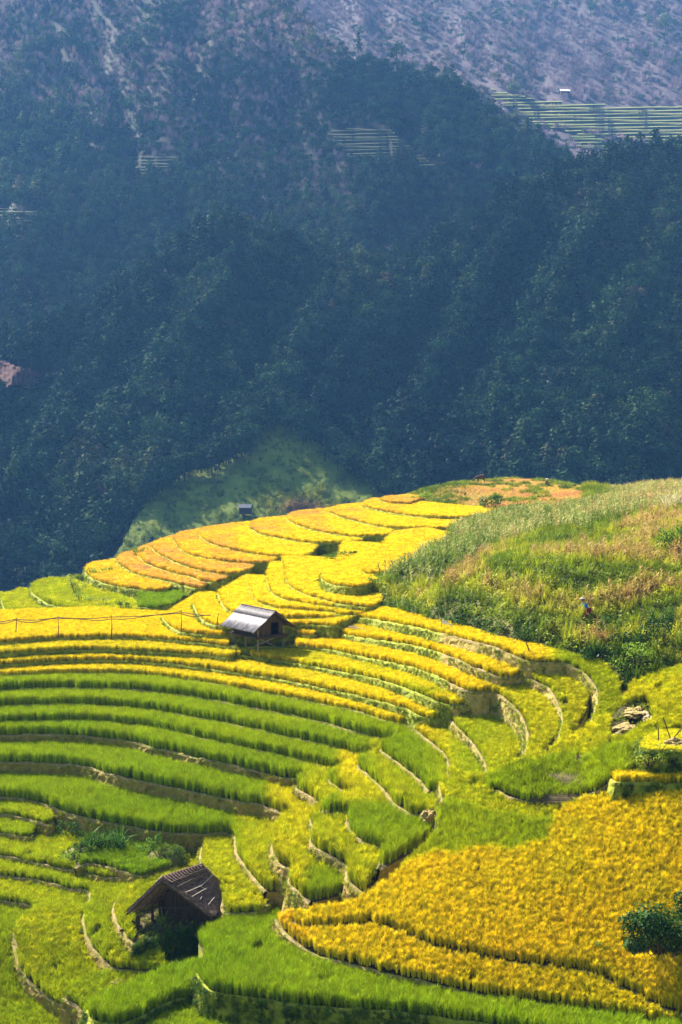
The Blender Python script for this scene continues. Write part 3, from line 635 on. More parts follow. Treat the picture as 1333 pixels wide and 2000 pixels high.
def corn(seed):
    r = random.Random(seed); mb = MB(); mb.blade((0, 0, 0), r.uniform(0, 6), r.uniform(0, .1), 1.9, .05, .1, 3); mb.blade((0, 0, 0), r.uniform(0, 6), .02, 1.8, .05, .1, 3, 1.5)
    for i in range(10):
        z = .25+1.4*i/10; mb.blade((0, 0, z), i*2.6+r.uniform(-.5, .5), r.uniform(.3, .8), r.uniform(.5, .85), .10, r.uniform(.8, 1.9), 4, r.uniform(-.3, .3))
    for i in range(5): mb.blade((0, 0, 1.75), r.uniform(0, 6), r.uniform(.1, .6), .3, .02, .3, 2)
    return mb.build('corn_stalk', M_corn, link=False)
C_weed = proto_coll('weeds', [weed(i) for i in range(5)]+[grassy(20+i, M_weed) for i in range(3)])
C_corn = proto_coll('corn', [corn(i) for i in range(5)])
C_dry = proto_coll('dry', [grassy(30+i, M_dry, 22, .3, .02, .9, 1.2) for i in range(3)])
HILL = [(728, 1200), (800, 1207), (860, 1221), (930, 1242), (1000, 1262), (1105, 1285), (1190, 1308), (1220, 1350), (1262, 1345), (1333, 1296), (1800, 1240), (1800, 880), (760, 900), (770, 985), (985, 1008), (890, 1032), (870, 1050), (765, 1120), (735, 1130)]
def cloud_pts(sp, x0, x1, y0, y1, jit=.45):
    A, B = np.meshgrid(np.arange(x0, x1, sp), np.arange(y0, y1, sp)); A = (A+RNG.uniform(-jit, jit, A.shape)*sp).ravel(); B = (B+RNG.uniform(-jit, jit, B.shape)*sp).ravel()
    z = bz(A, B); i = np.clip(((A-X0)/CELL+.5).astype(int), 0, H.shape[1]-1); j = np.clip(((B-Y0)/CELL+.5).astype(int), 0, H.shape[0]-1)
    ok = z > H[j, i]-.05; A, B, z = A[ok], B[ok], z[ok]; px, py = project(A, B, z)
    return A, B, z, px, py
A, B, z, px, py = cloud_pts(.42, -2, 62, 94, 250)
hill = in_poly(px, py, HILL)
mound = hill & (B > 186) & (px < 1140) & (py < 1012)
corn_z = hill & ~mound & in_poly(px, py, [(740, 1130), (765, 1112), (800, 1085), (868, 1035), (990, 1005), (1085, 1000), (1140, 985), (1200, 950), (1333, 930), (1800, 880), (1800, 965), (1333, 995), (1230, 1010), (1150, 1035), (1060, 1040), (960, 1075), (900, 1110), (840, 1150), (800, 1140)])
band = np.sin((z*1.0-.06*A+.4*fbm(A*.12, B*.12, 3)*6)*3.4)
n1 = fbm(A*.25, B*.2, 4); n2 = fbm(A*.9+7, B*.9, 3)
foot = sstep((py-(1150+.22*(px-760)+25*(n1-.5)))/40.)
mid = hill & ~mound & ~corn_z
ti = np.clip(.56+.14*band+.5*(n1-.5)+.34*(n2-.5), .06, .98)
ti = ti*(1-foot)+foot*np.clip(.26+.7*(n1-.45)+.4*(n2-.5), 0, .6)
gully = in_poly(px, py, [(1170, 1290), (1200, 1240), (1250, 1180), (1320, 1150), (1320, 1230), (1270, 1280), (1230, 1345)])
ti = np.where(gully, np.clip(ti-.12, .05, .6), ti)
m = mid & (RNG.random(len(A)) < .95)
brown = (ti > .66)
sc = (.55+.55*n2+.5*foot*n1+.3*RNG.random(len(A)))
idx = np.where(RNG.random(len(A)) < .3, RNG.integers(5, 8, len(A)), RNG.integers(0, 5, len(A)))
scatter('undergrowth', np.stack([A, B, z-.05], -1)[m], C_weed, 8, np.stack([sc, sc, sc*(1+.3*(idx >= 5))], -1)[m], ti[m], 'green and brown weeds covering the slope behind the terraces', 'undergrowth', idx=idx[m], tilt=.2)
m = (corn_z & (RNG.random(len(A)) < .30+.5*n2)) | (mid & brown & (RNG.random(len(A)) < .42))
tc = np.clip(np.where(corn_z, .46+.7*(n1-.5)+.5*(n2-.5)+RNG.normal(0, .14, len(A))+.25*sstep((px-1100)/200), .88+.3*(n2-.5)), 0, 1)
s2 = np.where(corn_z, .58+.25*n2, .5+.3*n2)*(.85+.3*RNG.random(len(A)))*np.where((B > 178) & (py < 1000), np.clip((px-1100)/170., .25, 1), 1)
scatter('corn_crop', np.stack([A, B, z-.05], -1)[m], C_corn, 5, s2[m], tc[m], 'pale dry corn stalks along the top of the weedy slope', 'corn', tilt=.16)
m = corn_z & (RNG.random(len(A)) < .6)
scatter('undergrowth', np.stack([A, B, z-.05], -1)[m], C_weed, 8, (.6+.4*n1)[m], np.clip(.38+.5*(n1-.5)+.4*(n2-.5), 0, 1)[m], 'low green weeds between the pale corn stalks', 'undergrowth', tilt=.2)
A2, B2, z2, px2, py2 = cloud_pts(.34, 4, 50, 186, 246)
g1 = fbm(A2*.16, B2*.16, 4); g2 = fbm(A2*.5, B2*.5+9, 3)
mm = in_poly(px2, py2, HILL) & (px2 < 1260) & (py2 < 1015)
scatter('dry_grass', np.stack([A2, B2, z2-.03], -1)[mm], C_dry, 3, (.8+.6*g1)[mm], np.clip(.72+.8*(g1-.5)-.3*sstep((g2-.5)*5), 0, 1)[mm], 'short orange dry grass on the bare rounded knoll', 'grass', tilt=.2)
edge = sstep((930-px2)/60.)+sstep((py2-985)/20.)*.7
mm2 = mm & ((g2 > .60) | (RNG.random(len(A2)) < edge*.5))
scatter('undergrowth', np.stack([A2, B2, z2-.03], -1)[mm2], C_weed, 8, (.45+.5*g2)[mm2], np.clip(.42+.5*(g1-.5)+.2*RNG.normal(0, .5, len(A2)), .1, .7)[mm2], 'patches of bright green weeds dotting the knoll', 'undergrowth', tilt=.2)
# banks between and beside the terraces
A, B, z, px, py = cloud_pts(.26, -62, 46, 68, 170)
n1 = fbm(A*.5, B*.5, 3); n2 = fbm(A*1.6, B*1.6, 2)
bk = ~in_poly(px, py, HILL) & (px > -420) & (px < 1800) & (py < 2080) & (py > 1060)
scatter('undergrowth', np.stack([A, B, z-.04], -1)[bk], C_weed, 8, (.3+.35*n1+.2*RNG.random(len(A)))[bk], np.clip(.34+.6*(n1-.5)+.4*(n2-.5), .03, .7)[bk], 'creeping green weeds on the earth banks between terraces', 'undergrowth', tilt=.3)
P = []; TI = []; S = []
for k, t in enumerate(T):
    lip, nrm = t['lipxy'], t['nrm']; n = len(lip); per = 7 if t['bank'] else 5
    if t['name'] in ('BB', 'F1', 'F0', 'Q1'): per = 12
    ii_ = RNG.integers(0, n, n*per); u = RNG.random(len(ii_)); dep = u**1.2*(1.5 if t['name'] in ('BB', 'F1') else 1.2); off = .06+dep*.18
    q = lip[ii_]+nrm[ii_]*off[:, None]+RNG.normal(0, .05, (len(ii_), 2)); zz = t['f'](lip[ii_, 0], lip[ii_, 1])+.03-dep
    ok = ground(lip[ii_, 0]+nrm[ii_, 0]*.5, lip[ii_, 1]+nrm[ii_, 1]*.5) < zz+.1
    cl_ = fbm(q[:, 0]*.7+k, q[:, 1]*.7, 3); ok &= (cl_ > (.40 if t['bank'] else .47))
    P.append(np.column_stack([q, zz-.06])[ok]); dark = .12 if t['name'] in ('BB', 'F1', 'F0', 'Q1', 'OS') else 0
    TI.append(np.clip(.44+.5*(cl_-.5)+RNG.normal(0, .06, len(ii_))-dark*1.5, 0, .75)[ok]); S.append((.16+.16*RNG.random(len(ii_))+(.1 if dark else 0))[ok])
scatter('bank_weeds', np.vstack(P), C_weed, 8, np.concatenate(S), np.concatenate(TI), 'small weeds and moss tufts clinging to the terrace walls', 'weeds', tilt=.5)
A, B = RNG.uniform(-16, 22, 60000), RNG.uniform(74, 128, 60000); z = ground(A, B); px, py = project(A, B, z); m = np.zeros(len(A), bool)
for e in EXCL+[[(1055, 1612), (1150, 1592), (1205, 1556), (1192, 1538), (1130, 1568), (1060, 1592)]]: m |= in_poly(px, py, e)
A, B, z = A[m], B[m], z[m]
scatter('undergrowth', np.stack([A, B, z-.03], -1), C_weed, 8, .14+.16*RNG.random(len(A)), np.clip(.46+RNG.normal(0, .1, len(A)), .1, .8), 'short weeds on the trodden ground around the two huts', 'undergrowth', tilt=.3)
t = [q for q in T if q['name'] == 'T13'][0]; lip, nrm = t['lipxy'], t['nrm']; lpx, lpy = project(lip[:, 0], lip[:, 1], t['f'](lip[:, 0], lip[:, 1])); sel = np.where((lpx > 262) & (lpy > 1805))[0]
ii_ = RNG.choice(sel, 700); u = RNG.random(700)*1.7; q = lip[ii_]+nrm[ii_]*(.05+u*.2)[:, None]; zz = t['f'](lip[ii_, 0], lip[ii_, 1])+.05-u  # weeds along the hut bank, its shade put into their low tint
scatter('bank_weeds', np.column_stack([q, zz]), C_weed, 8, .3+.25*RNG.random(700), np.clip(.20+RNG.normal(0, .09, 700), 0, .6), 'weeds tinted dark for shade, hanging over the bank in front of the thatched hut', 'weeds', tilt=.5)


# ------------------------------------------------------------------ things
def GP(px, py, dz=0.0):                        # where the view ray meets the ground
    p = on_surf(np.array([float(px)]), np.array([float(py)]), ground)[0]; return Vector((p[0], p[1], p[2]+dz))
def wood_mat(name, a, b, sc=6): return surf_mat(name, [(.3, a), (.7, b)], sc, bump=.5, stretch=(1, 1, .25))
M_wood = wood_mat('weathered_wood', (.035, .022, .013), (.12, .08, .045)); M_darkwood = wood_mat('smoky_wood', (.03, .02, .012), (.09, .055, .03))
M_bamboo = wood_mat('bamboo', (.10, .07, .04), (.24, .17, .10)); M_pale = wood_mat('pale_bamboo', (.42, .36, .28), (.62, .55, .45))
M_sheet = surf_mat('old_grey_roofing', [(.35, (.05, .043, .046)), (.5, (.14, .125, .13)), (.65, (.27, .25, .26))], 2.2, rough=.5, bump=.2, spec=.35, stretch=(1, .35, 1))
M_sheet2 = surf_mat('dark_grey_roofing', [(.3, (.035, .03, .033)), (.7, (.14, .12, .125))], 3, rough=.6, bump=.2, spec=.3)
M_thatch = surf_mat('thatch', [(.3, (.07, .04, .03)), (.5, (.19, .115, .085)), (.7, (.36, .25, .19))], 5, bump=.8)
M_black = surf_mat('dark_pipe', [(.3, (.012, .010, .008)), (.7, (.03, .022, .016))], 3, bump=0)  # near-black tone of the water pipe
M_leaf = leaf_mat('shrub_leaves', [(0, (.02, .06, .010)), (.3, (.06, .14, .015)), (.55, (.16, .28, .02)), (.75, (.32, .40, .03)), (.9, (.48, .42, .10)), (1, (.55, .50, .30))], trans=.3, gloss=.012, varamt=.5, src='GEOMETRY')
M_tree = leaf_mat('tree_leaves', [(0, (.008, .028, .016)), (.3, (.02, .06, .022)), (.6, (.06, .13, .03)), (.8, (.13, .14, .04)), (1, (.20, .12, .09))], trans=.15, gloss=.03, varamt=.45, src='GEOMETRY')
def leaf_attrs(o, ti):
    n = len(o.data.polygons)
    for nm, arr in (('tint', np.clip(ti+RNG.normal(0, .05, n), 0, 1)), ('rnd', RNG.random(n))):
        a = o.data.attributes.new(nm, 'FLOAT', 'FACE'); a.data.foreach_set('value', arr.astype(np.float32))
def bush(px, py, w, h, label, ti=.3, n=500, L=.16, group='shrubs and bushes growing among the terraces', name='bush', cat='bush', lobes=7, dz=-.1):
    p = GP(px, py, dz); root = empty(name, p, label, cat, group); r = random.Random(int(px*7+py)); mb = MB()
    lo = [(r.uniform(-.40, .40)*w, r.uniform(-.3, .3)*w*.8, r.uniform(.22, .82)*h, r.uniform(.13, .28)) for _ in range(lobes)]
    for i in range(n):
        lx, ly, lz, lr = r.choice(lo); th = r.uniform(0, 6.283); cp = r.uniform(-.7, 1); q = lr*r.uniform(.6, 1.12)
        d = Vector((math.sqrt(1-cp*cp)*math.cos(th), math.sqrt(1-cp*cp)*math.sin(th), cp)); c = Vector((lx+d.x*q*w, ly+d.y*q*w*.8, max(.03, lz+d.z*q*h)))
        mb.leaf(c, d+Vector((r.gauss(0, .55), r.gauss(0, .55), r.gauss(0, .55)+.2)), L*r.uniform(.6, 1.4), L*.5, r.uniform(0, 6.28))
    o = mb.build('foliage', M_leaf, root); leaf_attrs(o, ti)
    sb = MB()
    for lx, ly, lz, lr in lo: sb.tube([(lx*.1, ly*.1, -.2), (lx*.5, ly*.5, lz*.5), (lx, ly, lz)], [.035, .025, .012], 5)
    sb.build('stem', M_bark, root); return root
def clump(px, py, w, h, label, ti=.3, n=120, bw=.05, name='grass_clump', cat='grass', lean=.5, bend=1.3, dz=-.05, n_stems=None):
    p = GP(px, py, dz); r = random.Random(int(px*3+py)); mb = MB()
    for i in range(n):
        a = r.uniform(0, 6.28); mb.blade((r.uniform(-.5, .5)*w, r.uniform(-.35, .35)*w, 0), a, r.uniform(0, lean), h*r.uniform(.6, 1.15), bw*r.uniform(.7, 1.2), r.uniform(.2, bend), 4, r.uniform(-.6, .6))
    o = mb.build(name, M_leaf); o.location = p; leaf_attrs(o, ti); return tag(o, label, cat)
bush(1292, 1872, 4.0, 3.1, 'big dark leafy bush standing in the golden field at the lower right', .10, 2600, .24, lobes=14)
bush(1352, 1812, 2.2, 2.3, 'dark bush cut off by the right edge, just beside the big dark bush', .12, 800, .22)
bush(1190, 1852, 1.5, .6, 'low trailing green plant at the left foot of the big dark bush', .42, 260, .14)
bush(822, 980, 3.0, 1.5, 'pale green shrub at the left end of the rounded knoll', .66, 420, .26)
bush(868, 989, 3.4, 1.3, 'spreading green shrub below the knoll, left of the dark round bush', .42, 480, .26)
bush(965, 998, 3.8, 2.2, 'dark round bush at the foot of the knoll above the golden terrace', .20, 620, .26)
bush(1006, 996, 1.6, 1.1, 'small dark shrub leaning on the right side of the dark round bush', .28, 240, .22)
bush(1082, 996, 3.2, 1.1, 'green shrub on the right of the bare path below the knoll', .40, 360, .24)
bush(150, 1166, 1.8, 2.3, 'tall pale green shrub at the left skyline above the lime terrace', .78, 520, .17)
bush(186, 1126, 1.8, 1.1, 'bushy green shrub on the ridge edge, right of the tall pale shrub', .62, 300, .17)
bush(212, 1120, 1.6, .9, 'thin leafy shrub poking up at the start of the fan of terraces', .6, 240, .15)
bush(270, 1084, 1.9, 1.0, 'small green shrub behind the second ridge terrace', .5, 260, .17)
bush(432, 1048, .6, .5, 'tiny green sprig behind the large ridge terrace', .5, 80, .12)
bush(160, 1182, 2.2, 1.5, 'yellow green shrub hanging over the bank above the lime terrace', .70, 420, .16)
bush(205, 1190, 2.2, 1.3, 'leafy shrub with brown patches on the bank right of the yellow green shrub', .78, 380, .16)
bush(242, 1196, 1.6, 1.2, 'dark shrub at the right end of the bank above the lime terrace', .34, 300, .16)
bush(137, 1642, 1.7, 1.5, 'dark green bush on the bank left of the long leaved reeds', .18, 420, .15)
bush(150, 1676, 2.6, .8, 'grey green creeping plant below the dark bush on the left bank', .62, 420, .13)
bush(290, 1672, 1.6, 1.6, 'green bush at the right end of the reed bank', .40, 380, .15)
clump(205, 1660, 2.6, 1.7, 'clump of long leaved reeds drooping over the bank below the green terrace', .26, 260, .075, name='reed_clump', cat='reeds', lean=.6, bend=2.0)
clump(314, 1806, .5, 1.1, 'tuft of tall bright grass in front of the thatched hut', .62, 34, .03, lean=.5, bend=1.2)
clump(1325, 1000, 2.6, 2.3, 'pale silvery grass clump at the right edge near the top of the slope', .97, 240, .09, lean=.6, bend=1.6)
bush(1318, 1085, 3.0, 2.6, 'big green bush at the right edge among the brown stalks', .40, 700, .2)
bush(1232, 1268, 3.6, 2.2, 'large dark bush in the fold at the foot of the weedy slope', .08, 900, .2)
bush(1180, 1292, 2.8, 1.5, 'dark blue green bush touching the top of the lime field', .10, 620, .18)
bush(1290, 1262, 2.0, 3.0, 'tall dark shrub in the gully at the right edge', .14, 620, .18)
bush(1238, 1310, 2.4, 1.9, 'yellow green bush below the large dark bush in the fold', .62, 520, .17)
bush(905, 1222, 2.4, 1.2, 'dark shrub above the uppermost golden strip on the right', .16, 420, .17)
bush(735, 1152, 2.6, 1.4, 'bright green shrub at the left foot of the weedy slope', .52, 480, .17)
bush(690, 1088, 1.0, .8, 'small shrub on the bank above the yellow tongue shaped field', .3, 200, .14)
bush(664, 1092, 2.4, .9, 'row like green shrub in the notch between ridge terraces', .36, 360, .15)
bush(1270, 1490, 1.5, 1.2, 'small leafy bush with pale leaves on the dark hedge bank at the right', .74, 300, .13)
bush(300, 1858, 2.2, 1.2, 'dark bush covering the bank below the thatched hut', .10, 620, .12)
bush(355, 1845, 1.8, 1.1, 'dark shrub on the right half of the bank under the thatched hut', .08, 480, .12)
bush(585, 1782, 1.2, 1.2, 'leafy shrub between the orange field and the small rice patches', .50, 340, .12)
bush(500, 1805, 1.0, .8, 'low dark shrub beside the point of the orange field', .2, 240, .12)
M_post = wood_mat('grey_post', (.14, .10, .07), (.34, .26, .18))
# --- stilt hut
def stilt_hut():
    p = at_z(505, 1261, P3('T1', 505, 1261)[2]); az = math.atan2(-3.8, 2.8)
    root = empty('stilt_hut', p, 'small wooden stilt hut with grey sheet roof in the middle of the terraces', 'hut', rz=az)
    EH, RH, W, LX = 1.46, 2.88, 1.97, 2.35
    def sheet(side, u0, u1, x0, x1, lift, mat, name='roof_sheet'):
        n = int((x1-x0)/.04); V = []; F = []
        for i in range(n+1):
            x = x0+(x1-x0)*i/n; wv = .022*math.sin(x*2*math.pi/.21)
            for u in (u0, (u0+u1)/2, u1): V.append((x, side*W*u, RH-(RH-EH)*u+wv+lift))
        for i in range(n):
            for k in range(2): a = i*3+k; F.append((a, a+1, a+4, a+3))
        o = mesh_obj(name, V, F, mat, root, smooth=True); m = o.modifiers.new('t', 'SOLIDIFY'); m.thickness = .025; return o
    sheet(-1, .0, 1.0, -LX, LX, 0, M_sheet); sheet(1, .0, 1.0, -LX, LX, 0, M_sheet2)
    sheet(-1, -.02, .36, -LX-.04, LX+.04, .045, M_sheet2, 'ridge_sheet'); sheet(1, -.02, .3, -LX-.04, LX+.04, .05, M_sheet2, 'ridge_sheet')
    mb = MB()
    for sx in (-LX+.02, LX-.02):
        for sd in (-1, 1): mb.beam((sx, 0, RH-.07), (sx, sd*W, EH-.07), .06, .07)
    for y in (-1.2, 1.2, 0): mb.beam((-LX, y, RH-(RH-EH)*abs(y)/W-.1), (LX, y, RH-(RH-EH)*abs(y)/W-.1), .07)
    mb.build('rafter', M_wood, root)
    FZ, BX_, BY_ = .98, 1.62, 1.12; wt = RH-(RH-EH)*BY_/W-.1
    mb = MB(); mb.box((0, 0, FZ), (3.9, 2.7, .08)); mb.box((0, -1.42, FZ-.08), (4.1, .08, .1)); mb.box((1.98, 0, FZ-.09), (.08, 2.9, .1)); mb.build('floor', M_wood, root)
    def planks(name, a, b, z0, z1fn, gap=None):
        mb = MB(); a = Vector(a); b = Vector(b); L = (b-a).length; n = int(L/.17); dr = (b-a)/n
        for i in range(n):
            t = (i+.5)/n; 
            if gap and gap[0] < t < gap[1]: zz0, zz1 = gap[2], z1fn(t)
            else: zz0, zz1 = z0, z1fn(t)
            if zz1-zz0 < .05: continue
            c = a+(b-a)*t; d = dr.normalized(); M = d.to_track_quat('X', 'Z').to_matrix()
            mb.box((c.x, c.y, (zz0+zz1)/2), (L/n-.012, .035+random.uniform(-.006, .006), zz1-zz0), M)
        return mb.build(name, M_wood, root)
    slope = lambda t: RH-(RH-EH)*abs(-BY_+2*BY_*t)/W-.12
    planks('wall', (-BX_, -BY_, 0), (BX_, -BY_, 0), FZ, lambda t: wt); planks('wall', (-BX_, BY_, 0), (BX_, BY_, 0), FZ, lambda t: wt)
    planks('wall', (BX_, -BY_, 0), (BX_, BY_, 0), FZ, slope, (.56, .82, 1.95)); planks('wall', (-BX_, -BY_, 0), (-BX_, BY_, 0), FZ, slope, (.52, .86, 1.95))
    for x in (-1.7, 0, 1.7):
        for y in (-1.15, 1.15):
            q = MB(); q.tube([(x, y, -1.0), (x+.02, y, 0.2), (x, y, 1.0 if x == 0 else 1.5)], [.085, .08, .075], 8); q.build('post', M_post, root)
    q = MB(); q.beam((.4, -.6, .1), (1.5, .5, .75), .05); q.beam((.2, .1, .1), (1.6, -.2, .6), .05); q.beam((.9, .9, 0), (1.4, -.9, .8), .04); q.build('stored_pole', M_pale, root)
    return root
stilt_hut()
# --- thatched hut
def thatched_hut():
    g = GP(350, 1806); D0 = g.y; z0 = g.z
    root = empty('thatched_hut', g, 'brown thatched hut with lashed poles on its roof at the lower left', 'hut')
    A = lambda px, py, D: Vector(at_depth(px, py, D))-g
    RF, RB = A(316, 1716, D0-.2), A(396, 1690, D0+2.4); EFl, EFr, EBr = A(247, 1780, D0-.2), A(414, 1788, D0-.8), A(452, 1743, D0+2.5); EBl = EFl+(RB-RF)
    def slab(a, b, c, d, nm, th=.16):        # a,b ridge ends; c,d eave ends
        nrm = (b-a).cross(c-a).normalized(); nrm = nrm if nrm.z > 0 else -nrm; mb = MB(); r = random.Random(5)
        nu, nv = 22, 12; P = {}
        for i in range(nu+1):
            for j in range(nv+1):
                u, v = i/nu, j/nv; q = a.lerp(b, u).lerp(c.lerp(d, u), v); q = q+nrm*(.05*math.sin(v*3.1)+r.uniform(-.025, .025))
                if j == nv: q = q+(q-a.lerp(b, u)).normalized()*r.uniform(-.1, .12)
                P[i, j] = q
        for i in range(nu):
            for j in range(nv): mb.quad(P[i, j], P[i+1, j], P[i+1, j+1], P[i, j+1]); mb.quad(*(P[k]-nrm*th for k in ((i, j), (i, j+1), (i+1, j+1), (i+1, j))))
        for i in range(nu): mb.quad(P[i, nv], P[i+1, nv], P[i+1, nv]-nrm*th, P[i, nv]-nrm*th)
        for j in range(nv): mb.quad(P[0, j], P[0, j+1], P[0, j+1]-nrm*th, P[0, j]-nrm*th); mb.quad(P[nu, j], P[nu, j+1], P[nu, j+1]-nrm*th, P[nu, j]-nrm*th)
        for k in range(1500):                 # straw
            u, v = r.uniform(0, 1), r.uniform(0, 1)**.8; q = a.lerp(b, u).lerp(c.lerp(d, u), v); dn = (c.lerp(d, u)-a.lerp(b, u)).normalized()
            sd = (b-a).normalized(); q = q+nrm*r.uniform(.03, .09); L = r.uniform(.2, .42); w = r.uniform(.012, .024); e = q+dn*L+sd*r.uniform(-.06, .06)+nrm*r.uniform(-.03, .03)
            mb.quad(q-sd*w, q+sd*w, e+sd*w*.5, e-sd*w*.5)
        return mb.build(nm, M_thatch, root)
    slab(RF, RB, EFr, EBr, 'roof'); slab(RF, RB, EFl, EBl, 'roof')
    cap = MB(); up = Vector((0, 0, 1))
    for s_, E0, E1 in ((1, EFr, EBr), (-1, EFl, EBl)):
        for k in range(14):
            u = (k+.5)/14; a = RF.lerp(RB, u)+up*.12; e = a+(E0.lerp(E1, u)-RF.lerp(RB, u)).normalized()*.62; cap.beam(a, e+up*.03, .17, .06)
    cap.build('ridge_cap', M_thatch, root)
    ps = MB(); sl = lambda u, v, h=.14: RF.lerp(RB, u).lerp(EFr.lerp(EBr, u), v)+Vector((.25, -.25, .9)).normalized()*h
    ps.tube([sl(.0, .18, .2), sl(.5, .17, .2), sl(1, .18, .2)], .022, 6); ps.tube([sl(.0, .30, .2), sl(.5, .29, .2), sl(1, .30, .2)], .022, 6)
    for k in range(7): ps.tube([sl(.08+.13*k, .12, .21), sl(.12+.13*k, .36, .2)], .014, 5)
    ps.build('lashing_pole', M_bamboo, root)
    ps = MB(); ps.tube([sl(.0, .46, .2), sl(.45, .50, .2), sl(.98, .40, .2)], .02, 6); ps.tube([sl(.02, .58, .2), sl(.52, .60, .2)], .018, 6); ps.tube([sl(.12, .86, .2), sl(.42, .84, .2)], .018, 6); ps.tube([sl(.42, .47, .2), sl(.46, .64, .2)], .015, 6); ps.tube([sl(.1, .7, .2), sl(.2, .68, .2)], .014, 6); ps.build('thin_pole', M_pale, root)
    rv = (RB-RF); rv.z = 0
    FL, FR = A(294, 1806, 0)*0, None
    def G_(px, py): q = GP(px, py)-g; return Vector((q.x, q.y, 0))
    fl = Vector((EFl.x*.52, .35, 0)); fr = Vector((EFr.x*.80, -.1, 0)); bl = fl+rv*.85; br = fr+rv*.85
    def wall(a, b, ha, hb, nm='wall'):
        mb = MB(); n = max(4, int((b-a).length/.13)); r = random.Random(3)
        for i in range(n):
            t = (i+.5)/n; c = a.lerp(b, t); h = ha+(hb-ha)*t; d = (b-a).normalized().to_track_quat('X', 'Z').to_matrix()
            mb.box((c.x, c.y, h/2-.2), ((b-a).length/n-.01, .05+r.uniform(-.01, .01), h+.4+r.uniform(-.04, .04)), d)
        mb.build(nm, M_darkwood, root)
    hl = 1.35; mid = fl.lerp(fr, .45)
    wall(fl.lerp(fr, .12)+rv*.15, mid+rv*.15, 1.5, 2.3); wall(mid+rv*.15, fr+rv*.15, 2.3, 1.15); wall(fr+rv*.1, br, 1.0, 1.0); wall(fl+rv*.15, bl, 1.1, 1.1); wall(bl, br, 1.2, 1.2)
    for q, h in ((fl, 1.25), (fr, 1.05), (mid-rv*.02, 2.45), (EFl*.80+Vector((0, .3, 0)), .1)):
        if h < .2: continue
        m = MB(); m.tube([(q.x, q.y, -.4), (q.x, q.y, h)], [.09, .07], 8); m.build('post', M_darkwood, root)
    m = MB()
    for a, b in ((RF, EFl), (RF, EFr)): m.tube([a-up*.2, b-up*.2], .05, 6)
    m.tube([EFl*.52+up*.55, EFr*.85+up*.1+Vector((0, .2, .35))], .04, 6); m.build('rafter', M_darkwood, root)
    return g
gh = thatched_hut()
# stump and log beside it
p = GP(268, 1812); root = empty('tree_stump', p, 'dark stump with a leaning log left of the thatched hut', 'stump')
m = MB(); m.tube([(.05, 0, -.2), (.03, .02, .25), (.08, 0, .62)], [.20, .14, .11], 9); m.tube([(.0, 0, .15), (-.25, -.1, .42)], [.10, .05], 7); m.build('trunk', M_darkwood, root)
m = MB(); m.tube([(.3, -.1, .12), (-.4, -.35, .05), (-.9, -.5, .0)], [.09, .10, .07], 8); m.build('log', M_darkwood, root)
# --- fence
fp = [(-70, 1256, 1216), (31, 1246, 1209), (114, 1250, 1205), (218, 1247, 1204), (354, 1238, 1194), (424, 1226, 1200)]
pts = []; root = None
for px, py, top in fp:
    b = GP(px, py); h = (py-top)*b.y/FPX*1.02; pts.append((b, h))
root = empty('bamboo_fence', pts[1][0], 'thin bamboo fence with a long rail along the golden terrace at the left', 'fence'); o0 = pts[1][0]
for k, (b, h) in enumerate(pts):
    q = b-o0; m = MB(); m.tube([(q.x-.04, q.y, q.z-.4), (q.x+.05, q.y, q.z+h*.5), (q.x+(.12 if k in (1, 5) else .02), q.y, q.z+h*1.06)], [.05, .042, .035], 6); m.build('post', M_bamboo, root)
for off in (0, .10):
    m = MB(); path = []
    for (b0, h0), (b1, h1) in zip(pts[:-1], pts[1:]):
        for t in np.linspace(0, 1, 7)[:-1]:
            q = (b0-o0).lerp(b1-o0, float(t)); path.append((q.x, q.y, q.z+h0*(1-t)+h1*t-.04-off*(1+math.sin(t*6+b0.x)) - .12*math.sin(math.pi*t)))
    m.tube(path[off > 0 and 4 or 0:], [.035]*len(path[off > 0 and 4 or 0:]), 6); m.build('rail', M_bamboo, root)
# --- small things
def stick(px, py, a, b, rad, label, mat, name='stake', cat='stake', group='dark stakes'):
    p = GP(px, py); m = MB(); m.tube([Vector(a), (Vector(a)+Vector(b))/2+Vector((.02, 0, 0)), Vector(b)], [rad, rad*.9, rad*.7], 6); o = m.build(name, mat); o.location = p; return tag(o, label, cat, group)
stick(1000, 952, (0, 0, -.2), (.05, 0, .85), .05, 'short dark stake standing on the bare knoll', M_darkwood)
stick(1030, 1281, (.25, 0, -.1), (-.1, 0, .95), .05, 'dark leaning stick in the uppermost golden strip', M_darkwood)
p = GP(862, 1235); root = empty('scarecrow_flag', p, 'white cloth tied to a short stake in the golden strip', 'scarecrow')
m = MB(); m.tube([(0, 0, -.2), (.02, 0, 1.1)], [.025, .02], 6); m.build('stake', M_bamboo, root)
m = MB(); rr = random.Random(2); M_cloth = surf_mat('white_cloth', [(.3, (.6, .58, .52)), (.7, (.85, .83, .78))], 4)
for i in range(6):
    for j in range(3):
        f = lambda a, b: Vector((.05+.12*a, .05*math.sin(a*1.3+b), .98-.07*a-.12*b*(1-.12*a)+.04*math.sin(a*2)))
        m.quad(f(i, j), f(i+1, j), f(i+1, j+1), f(i, j+1))
m.build('cloth', M_cloth, root)
p = GP(622, 1142); m = MB(); m.tube([(-.5, -.5, .3), (0, 0, .42), (.6, .6, .55)], [.09, .085, .08], 8); o = m.build('water_pipe', M_black); o.location = p; tag(o, 'dark pipe lying across the channel beside the yellow tongue shaped field', 'pipe')
p = GP(735, 1700); m = MB(); m.tube([(-.45, -.25, .15), (.1, .1, .25), (.7, .5, .4)], [.11, .10, .09], 8); o = m.build('bamboo_spout', M_pale); o.location = p; tag(o, 'pale bamboo spout at the tip of the golden field', 'spout')
root = empty('stick_frame', GP(1318, 1452), 'leaning frame of dark sticks on the pale mound at the right edge', 'frame')
